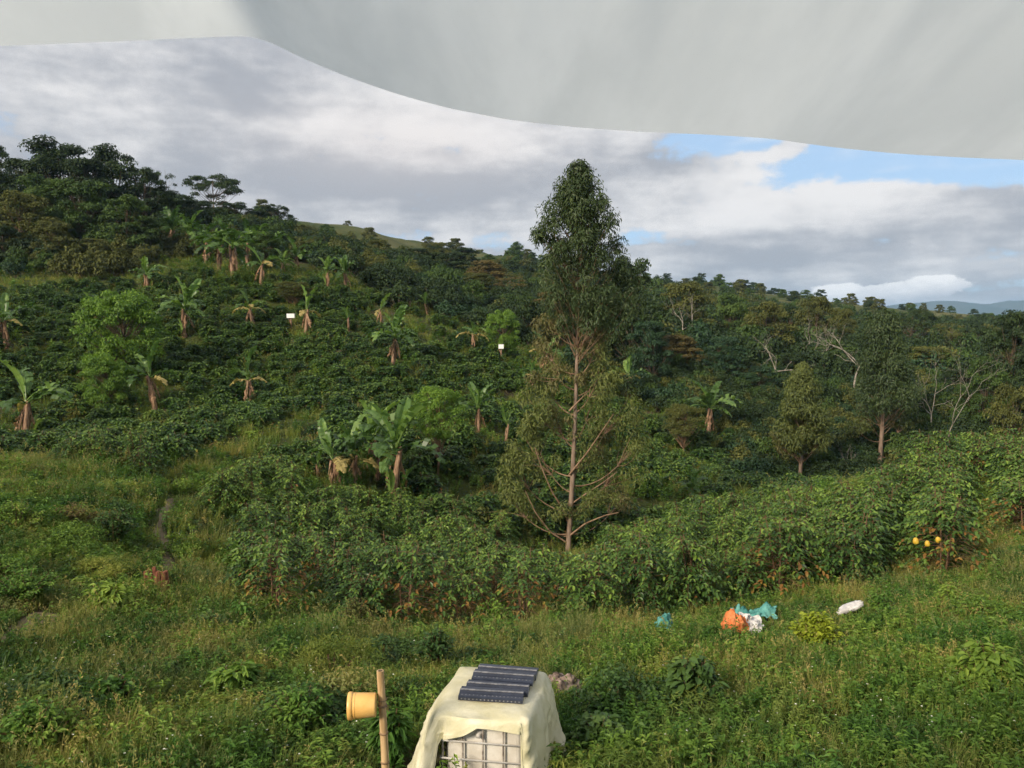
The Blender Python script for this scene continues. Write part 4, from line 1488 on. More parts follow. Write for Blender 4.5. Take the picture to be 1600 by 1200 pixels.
GR_SRC = {
    'broad_weed_a': weed(1, 9, .22, .30, .085, .065, [M['weed_dark'], M['flower']], 9),
    'broad_weed_b': weed(2, 9, .22, .36, .10, .06, [M['weed_dark'], M['flower']], 10),
    'dry_grass_a': tuft(3, 75, .20, .42, .008, 0, [M['grass_dry'], M['grass_dry']], 8),
    'dry_grass_b': tuft(4, 75, .22, .50, .008, 0, [M['grass_dry'], M['grass_dry']], 12),
    'flowering_weed_a': weed(5, 13, .22, .34, .05, .02, [M['weed'], M['flower']], 14, 1),
    'flowering_weed_b': weed(6, 13, .22, .40, .055, .022, [M['grass'], M['flower']], 14, 1),
    'grass_tuft_a': tuft(7, 85, .20, .36, .009, 0, [M['grass'], M['grass_dry']], 2),
    'grass_tuft_b': tuft(8, 85, .22, .44, .009, 0, [M['grass'], M['grass_dry']], 4),
    'leafy_weed_a': weed(9, 13, .24, .42, .075, .036, [M['weed'], M['flower']], 14),
    'leafy_weed_b': weed(10, 11, .24, .50, .09, .04, [M['weed'], M['flower']], 15),
}
KEYS = sorted(GR_SRC)
KI = {k: i for i, k in enumerate(KEYS)}


def field(spacing, y0, y1, keep):
    xs, ys = np.meshgrid(np.arange(-75, 75, spacing), np.arange(y0, y1, spacing))
    X, Y = xs.ravel(), ys.ravel()
    m = np.abs(X) < Y * .76 + 1.5
    X, Y = X[m], Y[m]
    X = X + rng.uniform(-.5, .5, len(X)) * spacing
    Y = Y + rng.uniform(-.5, .5, len(X)) * spacing
    Z = H(X, Y)
    qx, qy = project(X, Y, Z)
    m = (qy < 1340) & keep(X, Y, qx, qy)
    return X[m], Y[m], Z[m], qx[m], qy[m]


DIRT = [np.array([hit(*p)[:2] for p in PATHS[0]]), np.array([hit(*p)[:2] for p in [(0, 1010), (35, 985), (75, 960)]])]
offpath = lambda X, Y: (near_line(X, Y, [p for p in DIRT[0]]) > .14 + .30 * vnoise(X * 3, Y * 3)) & ((near_line(X, Y, [p for p in DIRT[1]]) > .2 + .3 * vnoise(X * 2, Y * 2)))
parts_ = []
for sp, y0, y1, sc in ((.20, 5.8, 15, 1.0), (.25, 15, 24, 1.1), (.42, 24, 40, 1.45), (.8, 40, 62, 2.1), (1.3, 62, 100, 2.9)):
    inp = lambda X, Y, qx, qy: offpath(X, Y) & ~((qx > 1120) & (Y > 52)) & (~inside(qx, qy, POLY) | (rng.random(len(X)) < .6))
    parts_.append(field(sp, y0, y1, inp) + (sc,))
P_, S_, I_ = [], [], []
for X, Y, Z, qx, qy, sc in parts_:
    n = len(X)
    a1, a2, a3 = fbm(X * .35, Y * .35), fbm(X * .9 + 30, Y * .9), fbm(X * .22 + 60, Y * .22 + 5)
    g = lambda cx, cy, sx, sy: np.exp(-((qx - cx) / sx) ** 2 - ((qy - cy) / sy) ** 2)
    w = np.zeros((n, 5))                                    # broad, dry, flowering, grass, leafy
    w[:, 0] = .10 + 1.4 * np.clip(a2 - .55, 0, 1) * 3 + 2.6 * g(960, 1160, 70, 60) + 1.0 * g(690, 1010, 70, 50) + .8 * g(60, 1130, 110, 60)
    w[:, 1] = .10 + 1.6 * np.clip(a1 - .55, 0, 1) * 3 + 1.5 * g(850, 1010, 170, 40) + 1.2 * g(1500, 930, 220, 50) + 1.3 * g(330, 900, 40, 60) + 1.0 * g(1250, 1060, 160, 40) + .9 * g(60, 1000, 110, 35) + .8 * g(1150, 970, 200, 25)
    w[:, 2] = .25 + .7 * (qy > 1060) + 1.0 * g(350, 1130, 220, 70) + .8 * g(1350, 1120, 250, 60)
    w[:, 3] = .95 + 1.2 * np.clip(.55 - a1, 0, 1) * 3
    w[:, 4] = .30 + 2.4 * np.clip(a3 - .5, 0, 1) * 3 + 1.6 * g(60, 820, 150, 45) + 1.2 * g(330, 1080, 120, 60) + .8 * g(1450, 1080, 130, 60)
    w /= w.sum(1, keepdims=True)
    c = w.cumsum(1)
    ty = (rng.random(n)[:, None] > c).sum(1)
    ix = ty * 2 + rng.integers(0, 2, n)
    hgt = .35 + 1.25 * fbm(X * .5 + 11, Y * .5 + 3, 2)
    q = sc * rng.uniform(.75, 1.2, n)
    qz = np.minimum(q, 1.5 + .15 * q) * hgt
    P_.append(np.column_stack([X, Y, Z]))
    S_.append(np.column_stack([q, q, qz]))
    I_.append(ix)
P_, S_, I_ = np.concatenate(P_), np.concatenate(S_), np.concatenate(I_)
tb = np.array([-.47, 8.95])
keep = ~((np.abs(P_[:, 0] - tb[0]) < .85) & (np.abs(P_[:, 1] - tb[1]) < .9))
P_, S_, I_ = P_[keep], S_[keep], I_[keep]
for px_, py_, rad_ in ((246, 922, .6), (1150, 1006, .45), (1178, 978, .6), (1040, 1010, .3), (1328, 972, .35), (872, 1098, .5), (640, 1216, .5)):
    c_ = hit(px_, py_)
    keep = np.hypot(P_[:, 0] - c_[0], P_[:, 1] - c_[1] + .2) > rad_
    P_, S_, I_ = P_[keep], S_[keep], I_[keep]
n = len(P_)
print('grass', n)
scatter('grass', 'rough grass and flowering weeds covering the slope', 'grass', P_, np.column_stack([rng.normal(0, .1, n), rng.normal(0, .1, n), rng.uniform(0, 6.28, n)]), S_, I_, GR_SRC)


# tangled mounds of vines and weeds that swell out of the grass
mound = {'mound_dark': shrub_mesh(450, .8, .62, 150, .075, .045, [M['weed_dark'], M['twig']], 12, .4, .1),
         'mound_fresh': shrub_mesh(451, .8, .60, 150, .07, .034, [M['weed'], M['twig']], 12, .45, .1),
         'mound_grassy': shrub_mesh(452, .8, .55, 150, .10, .018, [M['grass'], M['twig']], 12, .45, .0),
         'mound_olive': shrub_mesh(453, .8, .60, 130, .07, .03, [M['grass_dry'], M['twig']], 12, .3, .1)}
N0 = 2600
Y = np.sqrt(rng.uniform(7.5 ** 2, 34 ** 2, N0))
X = Y * rng.uniform(-.72, .72, N0)
Z = H(X, Y)
qx, qy = project(X, Y, Z)
nz = fbm(X * .42 + 21, Y * .42 + 8, 3)
want = np.clip((nz - .48) * 5, 0, 1) * .30 + .25 * np.exp(-((qx - 90) / 190) ** 2 - ((qy - 880) / 110) ** 2) + .14 * np.exp(-((qx - 480) / 130) ** 2 - ((qy - 1090) / 70) ** 2) + .12 * np.exp(-((qx - 90) / 140) ** 2 - ((qy - 1120) / 70) ** 2)
want *= np.where(qx > 750, .45, 1.0)
ok = (rng.random(N0) < want) & ~inside(qx, qy, POLY) & (qy < 1320) & (near_line(X, Y, GRASSWAY) > 1.2) & ~((np.abs(X + .4) < 1.3) & (Y < 10.2)) & ~((qx > 990) & (qx < 1400) & (qy > 940) & (qy < 1030)) & (np.hypot(X - hit(246, 922)[0], Y - hit(246, 922)[1]) > 1.2)
X, Y, Z = X[ok], Y[ok], Z[ok]
n = len(X)
q = rng.uniform(.45, 1.25, n)
scatter('weed_mounds', 'tangled low mounds of weeds and vines in the grass', 'weeds', np.column_stack([X, Y, Z]), np.column_stack([np.zeros(n), np.zeros(n), rng.uniform(0, 6.28, n)]), np.column_stack([q * rng.uniform(.8, 1.3, n), q, q * rng.uniform(.6, 1.1, n)]), rng.choice(4, n, p=[.20, .32, .32, .16]), mound)
print('mounds', n)


# ------------------------------------------------------------------ single shrubs and weeds that stand out
def leafy_shrub(name, label, px, yb, yt, wpx, mat, seed, L=.12, W=.06, stems=16, per=26, hang=.25, cat='shrub', group=None, dome=1.0, wood='twig'):
    r = np.random.default_rng(seed)
    b = hit(px, yb)
    k = b[1] / F
    h, R = max(.2, height_to(px, yt, b)), wpx * k / 2
    mb, wd = MB(), MB()
    stems, per = int(stems * 1.5), int(per * 1.35)
    for i in range(stems):
        a, u = r.uniform(0, 6.28), math.sqrt(r.random())
        e = np.array([math.cos(a) * R * u * .85, math.sin(a) * R * u * .85, h * (1 - .45 * u * u * dome) * r.uniform(.8, 1)])
        q = curve3((e[0] * .15, e[1] * .15, -.05), e, (-e[0] * .12, -e[1] * .12, h * .08), 6)
        wd.tube(q, np.linspace(.012, .004, 6), 4, cap=False)
        t = r.uniform(.22, 1, per) ** .8
        P = np.stack([np.interp(t, np.linspace(0, 1, 6), q[:, j]) for j in range(3)], -1)
        aa = r.uniform(0, 6.28, per)
        Dv = np.column_stack([np.cos(aa), np.sin(aa), r.uniform(-.2, .5, per) - hang])
        P = P + Dv * .03
        mb.leaves(P, Dv, np.array([0, 0, 1.0]) + r.normal(0, .3, (per, 3)), L * r.uniform(.6, 1.25, per), W * r.uniform(.7, 1.2, per), np.clip(r.normal(.42, .14, per) + (t - .6) * .45, 0, 1), 0, .15, .2, 'six')
    e = link(name, None, loc=b)
    tag(e, label, cat, group)
    link('stems', wd.mesh('shrub_stems', M[wood], True), e)
    link('foliage', mb.mesh('shrub_foliage', M[mat]), e)
    return e


M['yellow_shrub'] = leaf_mat('yellow_green_leaf', (.10, .14, .016), (.20, .25, .022), (.33, .37, .035), 0.5, 0.3, 0.3)
GS = 'single shrubs in the grass'
leafy_shrub('leafy_shrub', 'bright yellow green shrub in the grass right of orange sack', 1272, 1024, 954, 84, 'yellow_shrub', 500, .10, .06, 44, 40, 0, group=GS)
leafy_shrub('leafy_shrub', 'dark broad leaved shrub in grass right of the covered tank', 1082, 1120, 1014, 88, 'weed_dark', 501, .18, .10, 22, 24, .3, group=GS)
leafy_shrub('leafy_shrub', 'large green shrub at the right edge of the grass', 1540, 1098, 998, 120, 'weed', 502, .17, .075, 28, 28, .3, group=GS)
leafy_shrub('leafy_shrub', 'low green shrub left beside the large right hand shrub', 1470, 1118, 1062, 100, 'weed', 503, .11, .05, 18, 24, .2, group=GS)
leafy_shrub('leafy_shrub', 'dark green shrub in grass above the covered tank', 682, 1050, 982, 84, 'weed_dark', 504, .09, .045, 24, 30, .1, group=GS)
leafy_shrub('leafy_shrub', 'pale green leafy weed below the fruiting coffee bush', 1482, 962, 904, 62, 'weed', 505, .13, .06, 12, 20, .2, group=GS)
leafy_shrub('leafy_shrub', 'pale green tall weed right of the white sack', 1376, 972, 916, 56, 'weed', 506, .14, .045, 12, 20, .2, group=GS)
leafy_shrub('leafy_shrub', 'leafy weed with broad leaves left of the reddish stump', 168, 962, 904, 76, 'weed', 507, .20, .08, 12, 20, .3, group=GS)
leafy_shrub('leafy_shrub', 'tall leafy weed at the left end of front coffee row', 378, 990, 936, 56, 'weed', 508, .16, .07, 12, 20, .3, group=GS)
leafy_shrub('leafy_shrub', 'broad leaved weed clump in the left middle of the grass', 368, 1080, 1026, 84, 'weed', 509, .19, .07, 14, 22, .3, group=GS)
leafy_shrub('leafy_shrub', 'low leafy weed clump at lower left in the grass', 178, 1122, 1050, 110, 'weed', 510, .13, .07, 20, 26, .2, group=GS)
leafy_shrub('leafy_shrub', 'fresh green weed growing right beside the bamboo post', 612, 1196, 1092, 56, 'weed', 511, .20, .06, 10, 18, .4, group=GS)
leafy_shrub('leafy_shrub', 'dark bush on the left mound beside the path', 178, 858, 790, 92, 'weed_dark', 512, .11, .05, 26, 34, .1, group=GS)
leafy_shrub('leafy_shrub', 'brown dry bush on the left mound', 112, 832, 782, 92, 'brown_crown', 513, .10, .035, 22, 26, .1, group=GS)
leafy_shrub('leafy_shrub', 'low green bush at the left edge below the mound', 40, 948, 880, 130, 'weed', 514, .09, .045, 30, 34, .1, group=GS)
leafy_shrub('leafy_shrub', 'light green bush on the mound at the left edge', 26, 842, 776, 110, 'weed', 515, .10, .04, 26, 34, .1, group=GS)
leafy_shrub('leafy_shrub', 'yellowing shrub in front of the coffee row near centre', 556, 1000, 930, 70, 'olive_crown', 516, .10, .045, 18, 22, .2, group=GS)
leafy_shrub('leafy_shrub', 'dark shrub below the coffee row left of the tank', 330, 1000, 952, 80, 'weed_dark', 517, .09, .045, 20, 26, .1, group=GS)
leafy_shrub('leafy_shrub', 'low dark creeping plant right of the covered tank', 935, 1190, 1116, 110, 'weed_dark', 518, .11, .08, 26, 26, .1, group=GS)
leafy_shrub('leafy_shrub', 'leafy green clump in the bottom left corner', 60, 1190, 1090, 150, 'weed', 519, .10, .045, 30, 34, .1, group=GS)
leafy_shrub('leafy_shrub', 'dark green weed clump in front of the coffee at centre', 770, 990, 930, 70, 'weed', 520, .12, .05, 16, 24, .2, group=GS)
leafy_shrub('leafy_shrub', 'drooping orange leaved coffee seedling at front row centre', 752, 972, 930, 56, 'coffee_tired', 521, .12, .045, 14, 20, .35, group=GS)
leafy_shrub('leafy_shrub', 'green weed clump left of the bamboo post', 470, 1150, 1066, 120, 'weed', 522, .10, .045, 28, 30, .1, group=GS)
leafy_shrub('leafy_shrub', 'yellowing twiggy coffee sapling at left above the path', 205, 738, 692, 48, 'olive_crown', 523, .15, .06, 12, 16, .3, group=GS)


# ------------------------------------------------------------------ covered water tank
def local_frame(o, px, D, yaw):
    b = on_ground(px, D)
    o.location = b
    o.rotation_euler = (0, 0, yaw)
    return b


M['tank_plastic'] = solid_mat('tank_plastic', (.62, .58, .50), (.76, .73, .66), 5, 0.45, 0.4, trans=.15)
M['cage_steel'] = solid_mat('cage_steel', (.16, .13, .11), (.42, .38, .33), 9, 0.45, 0.5)
M['cage_light'] = solid_mat('cage_galvanised', (.45, .42, .38), (.62, .60, .56), 9, 0.4, 0.5)
M['dark_gap'] = solid_mat('black_plastic', (.02, .02, .02), (.045, .04, .04), 9, 0.6, 0.3)
M['sheet'] = solid_mat('yellowed_plastic_sheet', (.64, .60, .37), (.76, .73, .55), 2.2, 0.42, 0.4, 0.7, 8, trans=.15, detail=4, lo=.3, hi=.7)
M['navy'] = solid_mat('navy_plastic', (.014, .019, .034), (.024, .031, .052), 8, 0.28, 0.5)
M['navy_edge'] = solid_mat('pale_plastic', (.12, .125, .14), (.26, .26, .27), 25, 0.5, 0.4)
M['bamboo'] = solid_mat('bamboo', (.36, .23, .11), (.56, .39, .21), 4, 0.45, 0.4, 0.2, 20, stretch=(4, 4, .6))
M['bamboo_node'] = solid_mat('bamboo_node', (.16, .10, .055), (.28, .18, .10), 10, 0.6, 0.3)
M['bucket'] = solid_mat('yellow_plastic', (.72, .41, .115), (.80, .50, .17), 3, 0.38, 0.45)
M['culm_hollow'] = solid_mat('dark_inside', (.10, .07, .04), (.16, .11, .06), 3, 0.7, 0.2)
M['stone'] = solid_mat('pale_stone', (.28, .22, .19), (.50, .43, .38), 5, 0.9, 0.15, 0.8, 14)
M['rubble'] = solid_mat('earthy_rubble', (.13, .095, .075), (.42, .33, .28), 5, 0.95, 0.1, 0.9, 12)

YAW = math.radians(-9)
TW, TD, TH = .93, 1.18, 1.12
tank_base = on_ground(769, 8.93)
tank_base[2] -= .03
top_target = point(748, 1112, 8.32)[2]
TH = float(top_target - tank_base[2]) - .06
tank = link('water_tank', None, loc=tank_base, rot=(0, 0, YAW))
tag(tank, 'white plastic water tank in a steel bar cage under plastic sheet', 'water tank')


def rounded_box(mb, c, s, r, mat=0):
    """box with chamfered vertical edges and a chamfered top"""
    sx, sy, sz = s[0] / 2, s[1] / 2, s[2]
    pl = []
    for cx, cy2, a0 in ((sx - r, sy - r, 0), (-sx + r, sy - r, PI / 2), (-sx + r, -sy + r, PI), (sx - r, -sy + r, 1.5 * PI)):
        for k in range(5):
            a = a0 + k * PI / 8
            pl.append((cx + r * math.cos(a), cy2 + r * math.sin(a)))
    pl = np.array(pl)
    n = len(pl)
    rings = [(0, 1.0), (sz - r, 1.0), (sz - r * .3, .97), (sz, .9)]
    v = np.concatenate([np.column_stack([pl * f, np.full(n, z)]) for z, f in rings]) + np.asarray(c)
    i = np.arange(len(rings) - 1)[:, None] * n
    j = np.arange(n)[None]
    f = np.stack([i + j, i + (j + 1) % n, i + n + (j + 1) % n, i + n + j], -1).reshape(-1, 4)
    mb.add(v, f, mat)
    mb.add(v[-n:], [list(range(n))], mat)


mb = MB()
rounded_box(mb, (0, 0, .14), (TW - .08, TD - .08, TH - .2), .07)
body = link('tank_body', mb.mesh('tank_body', M['tank_plastic']), tank)
mb = MB()
mb.tube([(-.02, -TD / 2 + .06, TH - .16), (-.05, -TD / 2 - .03, TH - .23)], .028, 10)
link('pipe_stub', mb.mesh('pipe_stub', M['cage_light'], True), body)
for i in range(5):
    x = -TW / 2 + .02 + i * (TW - .04) / 4
    mb = MB()
    mb.tube([(x, -TD / 2, .12), (x, -TD / 2, TH - .04)], .011, 8)
    link('cage_bar', mb.mesh('cage_bar', M['cage_steel'], True), tank)
for i in range(5):
    z = .2 + i * (TH - .3) / 4
    mb = MB()
    cx, cy_ = TW / 2 + .0, TD / 2 + .014
    mb.tube([(-cx, -cy_, z), (cx, -cy_, z), (cx + .001, cy_, z), (-cx, cy_, z), (-cx, -cy_ + .02, z)], .011, 8)
    link('cage_rail', mb.mesh('cage_rail', M['cage_light'], True), tank)
for sx in (-1, 1):
    for i in range(5):
        y = -TD / 2 + .08 + i * (TD - .16) / 4
        mb = MB()
        mb.tube([(sx * TW / 2, y, .12), (sx * TW / 2, y, TH - .04)], .011, 6)
        link('cage_bar', mb.mesh('cage_bar', M['cage_steel'], True), tank)
mb = MB()
for x in (-.42, 0, .42):
    mb.box((x, 0, .04), (.14, TD, .08))
mb.box((0, 0, .1), (TW + .02, TD + .02, .04))
link('pallet_base', mb.mesh('pallet_base', M['dark_gap']), tank)


# the sheet: a grid wrapped over the top, hanging down the sides, lifted at the front
def build_sheet():
    nt, ns = 260, 40
    hw, hd = TW / 2 + .03, TD / 2 + .035
    per = []
    for k in range(nt):                         # walk round the top edge, starting at front centre going right
        s = k / nt * (4 * hw + 4 * hd)
        if s < hw:
            p = (s, -hd)
        elif s < hw + 2 * hd:
            p = (hw, -hd + (s - hw))
        elif s < 3 * hw + 2 * hd:
            p = (hw - (s - hw - 2 * hd), hd)
        elif s < 3 * hw + 4 * hd:
            p = (-hw, hd - (s - 3 * hw - 2 * hd))
        else:
            p = (-hw + (s - 3 * hw - 4 * hd), -hd)
        per.append(p)
    per = np.array(per)
    # round the corners
    for _ in range(8):
        per = (np.roll(per, 1, 0) + per * 2 + np.roll(per, -1, 0)) / 4
    ang = np.arctan2(per[:, 0] / hw, -per[:, 1] / hd)      # 0 at front centre, positive to the right
    # how far down the hem hangs, by direction
    A = np.radians([-180, -135, -100, -75, -60, -50, -46, -43.5, -42, -20, -4, 10, 25, 39, 41, 46, 52, 62, 75, 92, 112, 135, 180])
    drop = np.array([.75, .95, .95, 1.0, 1.05, 1.08, 1.07, 1.02, .27, .18, .085, .09, .11, .13, .98, 1.06, 1.08, 1.06, .95, .88, .90, .8, .75])
    flare = np.array([.12, .30, .42, .40, .38, .32, .26, .18, .05, .05, .05, .05, .05, .05, .02, .05, .12, .16, .18, .20, .34, .3, .12])
    dr, fl = np.interp(ang, A, drop), np.interp(ang, A, flare)
    dr = np.minimum(dr, TH - .02)
    out = per / np.linalg.norm(per, axis=1, keepdims=True)
    rows = []
    r = np.random.default_rng(9)
    ph = r.uniform(0, 6.28, 5)
    for i in range(7):                           # flat top
        f = i / 6
        z = TH + .012 + .02 * (1 - f) + .012 * np.sin(ang * 3 + ph[0]) * f - .02 * f ** 6
        rows.append(np.column_stack([per * (.02 + .98 * f), np.broadcast_to(z, nt)]))
    for i in range(1, ns + 1):
        f = i / ns
        fold = (.045 * np.sin(ang * 5 + ph[1]) + .045 * (1 - 2 * np.abs(np.sin(ang * 4.5 + ph[2]))) + .010 * np.sin(ang * 23 + ph[3] + f * 3)) * f
        fold = np.where(np.abs(ang) < .66, fold * .05, fold)
        rad = fl * f ** .6 + fold + .012
        xy = per + out * rad[:, None]
        rows.append(np.column_stack([xy, TH - .008 - dr * f]))
    v = np.stack(rows, 0)
    k = len(rows)
    cr = 1 - 2 * np.abs(fbm(v[..., 0] * 3.1 + v[..., 1] * 2.2 + 5, v[..., 2] * 3.4 - v[..., 1] * 1.7 + 8, 2) - .5)
    cr2 = 1 - 2 * np.abs(fbm(v[..., 0] * 2.2 - v[..., 2] * 3.0 + 15, v[..., 1] * 4.0 + 2, 2) - .5)
    dep = np.clip((np.arange(k) - 5) / 8, .12, 1)[:, None]
    v[..., :2] += out[None] * ((cr ** 7 + cr2 ** 7) * .028 * dep * np.where(np.abs(ang) < .66, .15, 1.0)[None])[..., None]
    v[:, :, :] += (np.stack([fbm(v[..., 0] * 5 + 3, v[..., 2] * 5 + v[..., 1] * 3), fbm(v[..., 1] * 5 + 9, v[..., 2] * 4), fbm(v[..., 0] * 4, v[..., 1] * 4 + 7)], -1) - .5) * .022
    i = np.arange(k - 1)[:, None] * nt
    j = np.arange(nt)[None]
    f = np.stack([i + j, i + nt + j, i + nt + (j + 1) % nt, i + (j + 1) % nt], -1).reshape(-1, 4)[:, ::-1]
    mb = MB()
    mb.add(v.reshape(-1, 3), f)
    mb.add(v[0], [list(range(nt))])
    o = link('plastic_sheet', mb.mesh('plastic_sheet', M['sheet'], True), loc=tank_base, rot=(0, 0, YAW))
    md = o.modifiers.new('thickness', 'SOLIDIFY')
    md.thickness = .004
    md.offset = 0
    tag(o, 'pale yellow plastic sheet draped over the water tank', 'plastic sheet')


build_sheet()


# dark ridged plastic panels lying on the sheet
def ridged_panel():
    """hollow ridged strip: raised back, stepped face with a row of small holes along it"""
    mb = MB()
    prof = [(-.115, .0), (-.115, .035), (-.10, .045), (-.035, .046), (-.02, .062), (.035, .064), (.05, .05), (.11, .048), (.115, .0)]
    w = .36
    n = len(prof)
    v = np.array([(sx * w, y, z) for sx in (-1, 1) for y, z in prof])
    mb.add(v, [[i, i + 1, n + i + 1, n + i] for i in range(n - 1)])
    mb.add(v[:n], [list(range(n))])
    mb.add(v[n:], [list(range(n))[::-1]])
    return mb


def panel_rim():
    mb = MB()
    mb.box((0, .008, .066), (.71, .026, .005))  # pale strip: the glossy sheen of the ridge put into its colour
    return mb


def panel_holes():
    mb = MB()
    for i in range(16):
        x = -.322 + i * .043
        mb.tube([(x, -.117, .018), (x, -.113, .018)], .009, 6)
        mb.tube([(x, -.075, .045), (x, -.075, .0485)], .008, 6)
    return mb


PB, PR, PH = ridged_panel().mesh('panel_body', M['navy']), panel_rim().mesh('panel_rim', M['navy_edge']), panel_holes().mesh('panel_perforations', M['navy_edge'])
RY = Matrix.Rotation(YAW, 4, 'Z')
for i, (dx, dy, dz, lab) in enumerate([(.10, .44, .0, 'rearmost dark ridged plastic panel on the sheet over tank'), (.09, .22, .03, 'second dark ridged plastic panel from the back on the sheet'),
                                       (.06, .0, .0, 'third dark ridged plastic panel from the back on the sheet'), (.03, -.22, .02, 'front dark ridged plastic panel on the sheet over tank')]):
    off = RY @ Vector((dx, dy, TH + .022 + dz))
    e = link('corrugated_sheet', None, loc=Vector(tank_base) + off, rot=(math.radians(3), 0, YAW + math.radians(-1.5 + i)))
    tag(e, lab, 'roofing sheet', 'dark panels on the tank')
    link('panel_body', PB, e)
    link('rim', PR, e)
    ho = link('perforations', PH, e)
    ho['kind'] = 'stuff'


# ------------------------------------------------------------------ bamboo post with bucket
pb_ = on_ground(598, 7.9)
ptop = point(594, 1048, 7.85)
post = link('bamboo_post', None, loc=pb_)
tag(post, 'upright bamboo post standing left of the covered tank', 'post')
rel = ptop - pb_
mb = MB()
q = curve3((0, 0, -.1), rel, (.008, 0, 0), 9)
mb.tube(q, np.linspace(.043, .036, 9), 14)
mb.tube([q[-1] + np.array([0, 0, .0005]), q[-1] + np.array([0, 0, .002])], .024, 12, 1)  # dark disc on the closed end, painted for the shaded hollow
link('culm', mb.mesh('culm', [M['bamboo'], M['culm_hollow']], True), post)
for f in (.12, .30, .47, .64, .80):
    c = np.array([np.interp(f, np.linspace(0, 1, 9), q[:, j]) for j in range(3)])
    mb = MB()
    d = unit(rel)
    mb.tube([c - d * .012, c - d * .004, c + d * .004, c + d * .012], np.array([.040, .0455, .0455, .040]) + .002 * (1 - f), 14)
    link('node_ring', mb.mesh('node_ring', M['bamboo_node'], True), post)


def lathe(mb, prof, n=28, mat=0):
    prof = np.array(prof, float)
    a = np.arange(n) * 2 * PI / n
    v = np.stack([prof[:, None, 0] * np.cos(a), prof[:, None, 0] * np.sin(a), np.broadcast_to(prof[:, None, 1], (len(prof), n))], -1).reshape(-1, 3)
    i = np.arange(len(prof) - 1)[:, None] * n
    j = np.arange(n)[None]
    mb.add(v, np.stack([i + j, i + (j + 1) % n, i + n + (j + 1) % n, i + n + j], -1).reshape(-1, 4), mat)
    return v, n


mb = MB()      # bucket lies on its side: axis along local z, mouth to the left
lathe(mb, [(0.001, 0), (.112, 0), (.116, .006), (.120, .10), (.128, .215), (.128, .217), (.1255, .217), (.118, .10), (.112, .010), (0.001, .009)])
bk = link('bucket', None)
bc = point(569, 1101, 7.80)
bk.location = bc + np.array([.118, 0, 0])
bk.scale = (1, 1, 1.15)
bk.rotation_euler = (0, math.radians(-91), math.radians(4))
tag(bk, 'yellow plastic bucket fixed sideways on the bamboo post', 'bucket')
link('bucket_body', mb.mesh('bucket_body', M['bucket'], True), bk)
mb = MB()
lathe(mb, [(.126, .196), (.134, .198), (.1355, .216), (.135, .234), (.130, .238), (.124, .236), (.124, .2175)])
link('rim', mb.mesh('rim', M['bucket'], True), bk)
mb = MB()
lathe(mb, [(.122, .172), (.1285, .174), (.1285, .180), (.123, .182)])
link('ridge_band', mb.mesh('ridge_band', M['bucket'], True), bk)


M['wire'] = solid_mat('rusty_wire', (.10, .06, .04), (.20, .14, .10), 20, 0.6, 0.4)
mb = MB()
for dz in (-.035, .03):                          # wire tied round post and bucket handle stub
    a = np.linspace(0, 2 * PI, 20)
    ctr = np.array([np.interp((bc[2] + dz - pb_[2]) / rel[2], np.linspace(0, 1, 9), q[:, j]) for j in range(2)]) if rel[2] else np.zeros(2)
    ring = np.column_stack([pb_[0] + ctr[0] + .047 * np.cos(a), pb_[1] + ctr[1] + .047 * np.sin(a), np.full(20, bc[2] + dz) + .006 * np.sin(a)])
    mb.tube(ring, .004, 5, cap=False)
bpy.context.view_layer.update()
inv_b = bk.matrix_world.inverted()
wv = [np.array([list(inv_b @ Vector(p)) for p in vv]) for vv in mb.v]
mb.v = wv
link('tie_wire', mb.mesh('tie_wire', M['wire'], True), bk)


# ------------------------------------------------------------------ stones, sacks, boxes
def lump(seed, size, rough=.25, n=26, flat=0.0, freq=1.6):
    """uneven boulder or stuffed sack"""
    r = np.random.default_rng(seed)
    u = np.linspace(0, PI, n)
    w = np.linspace(0, 2 * PI, 2 * n, endpoint=False)
    U, Wd = np.meshgrid(u, w, indexing='ij')
    d = np.stack([np.sin(U) * np.cos(Wd), np.sin(U) * np.sin(Wd), np.cos(U)], -1)
    o = r.uniform(0, 50, 3)
    nz = fbm(d[..., 0] * freq + d[..., 2] * .9 + o[0], d[..., 1] * freq + d[..., 2] * 1.1 + o[1], 4) - .5
    ridge = np.abs(fbm(d[..., 0] * freq * 2 + o[2], d[..., 1] * freq * 2 + d[..., 2] * 2, 3) - .5)
    v = d * (1 + rough * 2 * nz - rough * 1.4 * ridge)[..., None] * np.asarray(size)
    v[..., 2] = np.maximum(v[..., 2], -size[2] * .55)
    m = 2 * n
    i = np.arange(n - 1)[:, None] * m
    j = np.arange(m)[None]
    f = np.stack([i + j, i + m + j, i + m + (j + 1) % m, i + (j + 1) % m], -1).reshape(-1, 4)
    mb = MB()
    mb.add(v.reshape(-1, 3), f)
    return mb


def put(name, label, cat, mb, mat, px, py, rot=0.0, sink=0.0, smooth=True, group=None, D=None):
    b = hit(px, py) if D is None else on_ground(px, D)
    o = link(name, mb.mesh(name, mat, smooth), loc=b - np.array([0, 0, sink]), rot=(0, 0, rot))
    return tag(o, label, cat, group)


M['sack_white'] = solid_mat('white_woven_sack', (.44, .43, .43), (.64, .63, .62), 5, 0.75, 0.2, 0.5, 24)
M['sack_orange'] = solid_mat('orange_woven_sack', (.62, .17, .05), (.74, .28, .11), 5, 0.7, 0.2, 0.5, 24, trans=.15)
M['sack_teal'] = solid_mat('teal_net', (.05, .22, .20), (.16, .42, .38), 4, 0.7, 0.2, 0.6, 24, trans=.15)
M['cream'] = solid_mat('cream_sack', (.66, .61, .46), (.78, .74, .60), 4, 0.7, 0.2, 0.4, 18)
M['red_clay'] = solid_mat('reddish_wood', (.15, .055, .032), (.30, .125, .075), 6, 0.85, 0.15, 0.7, 16, stretch=(3, 3, .6))

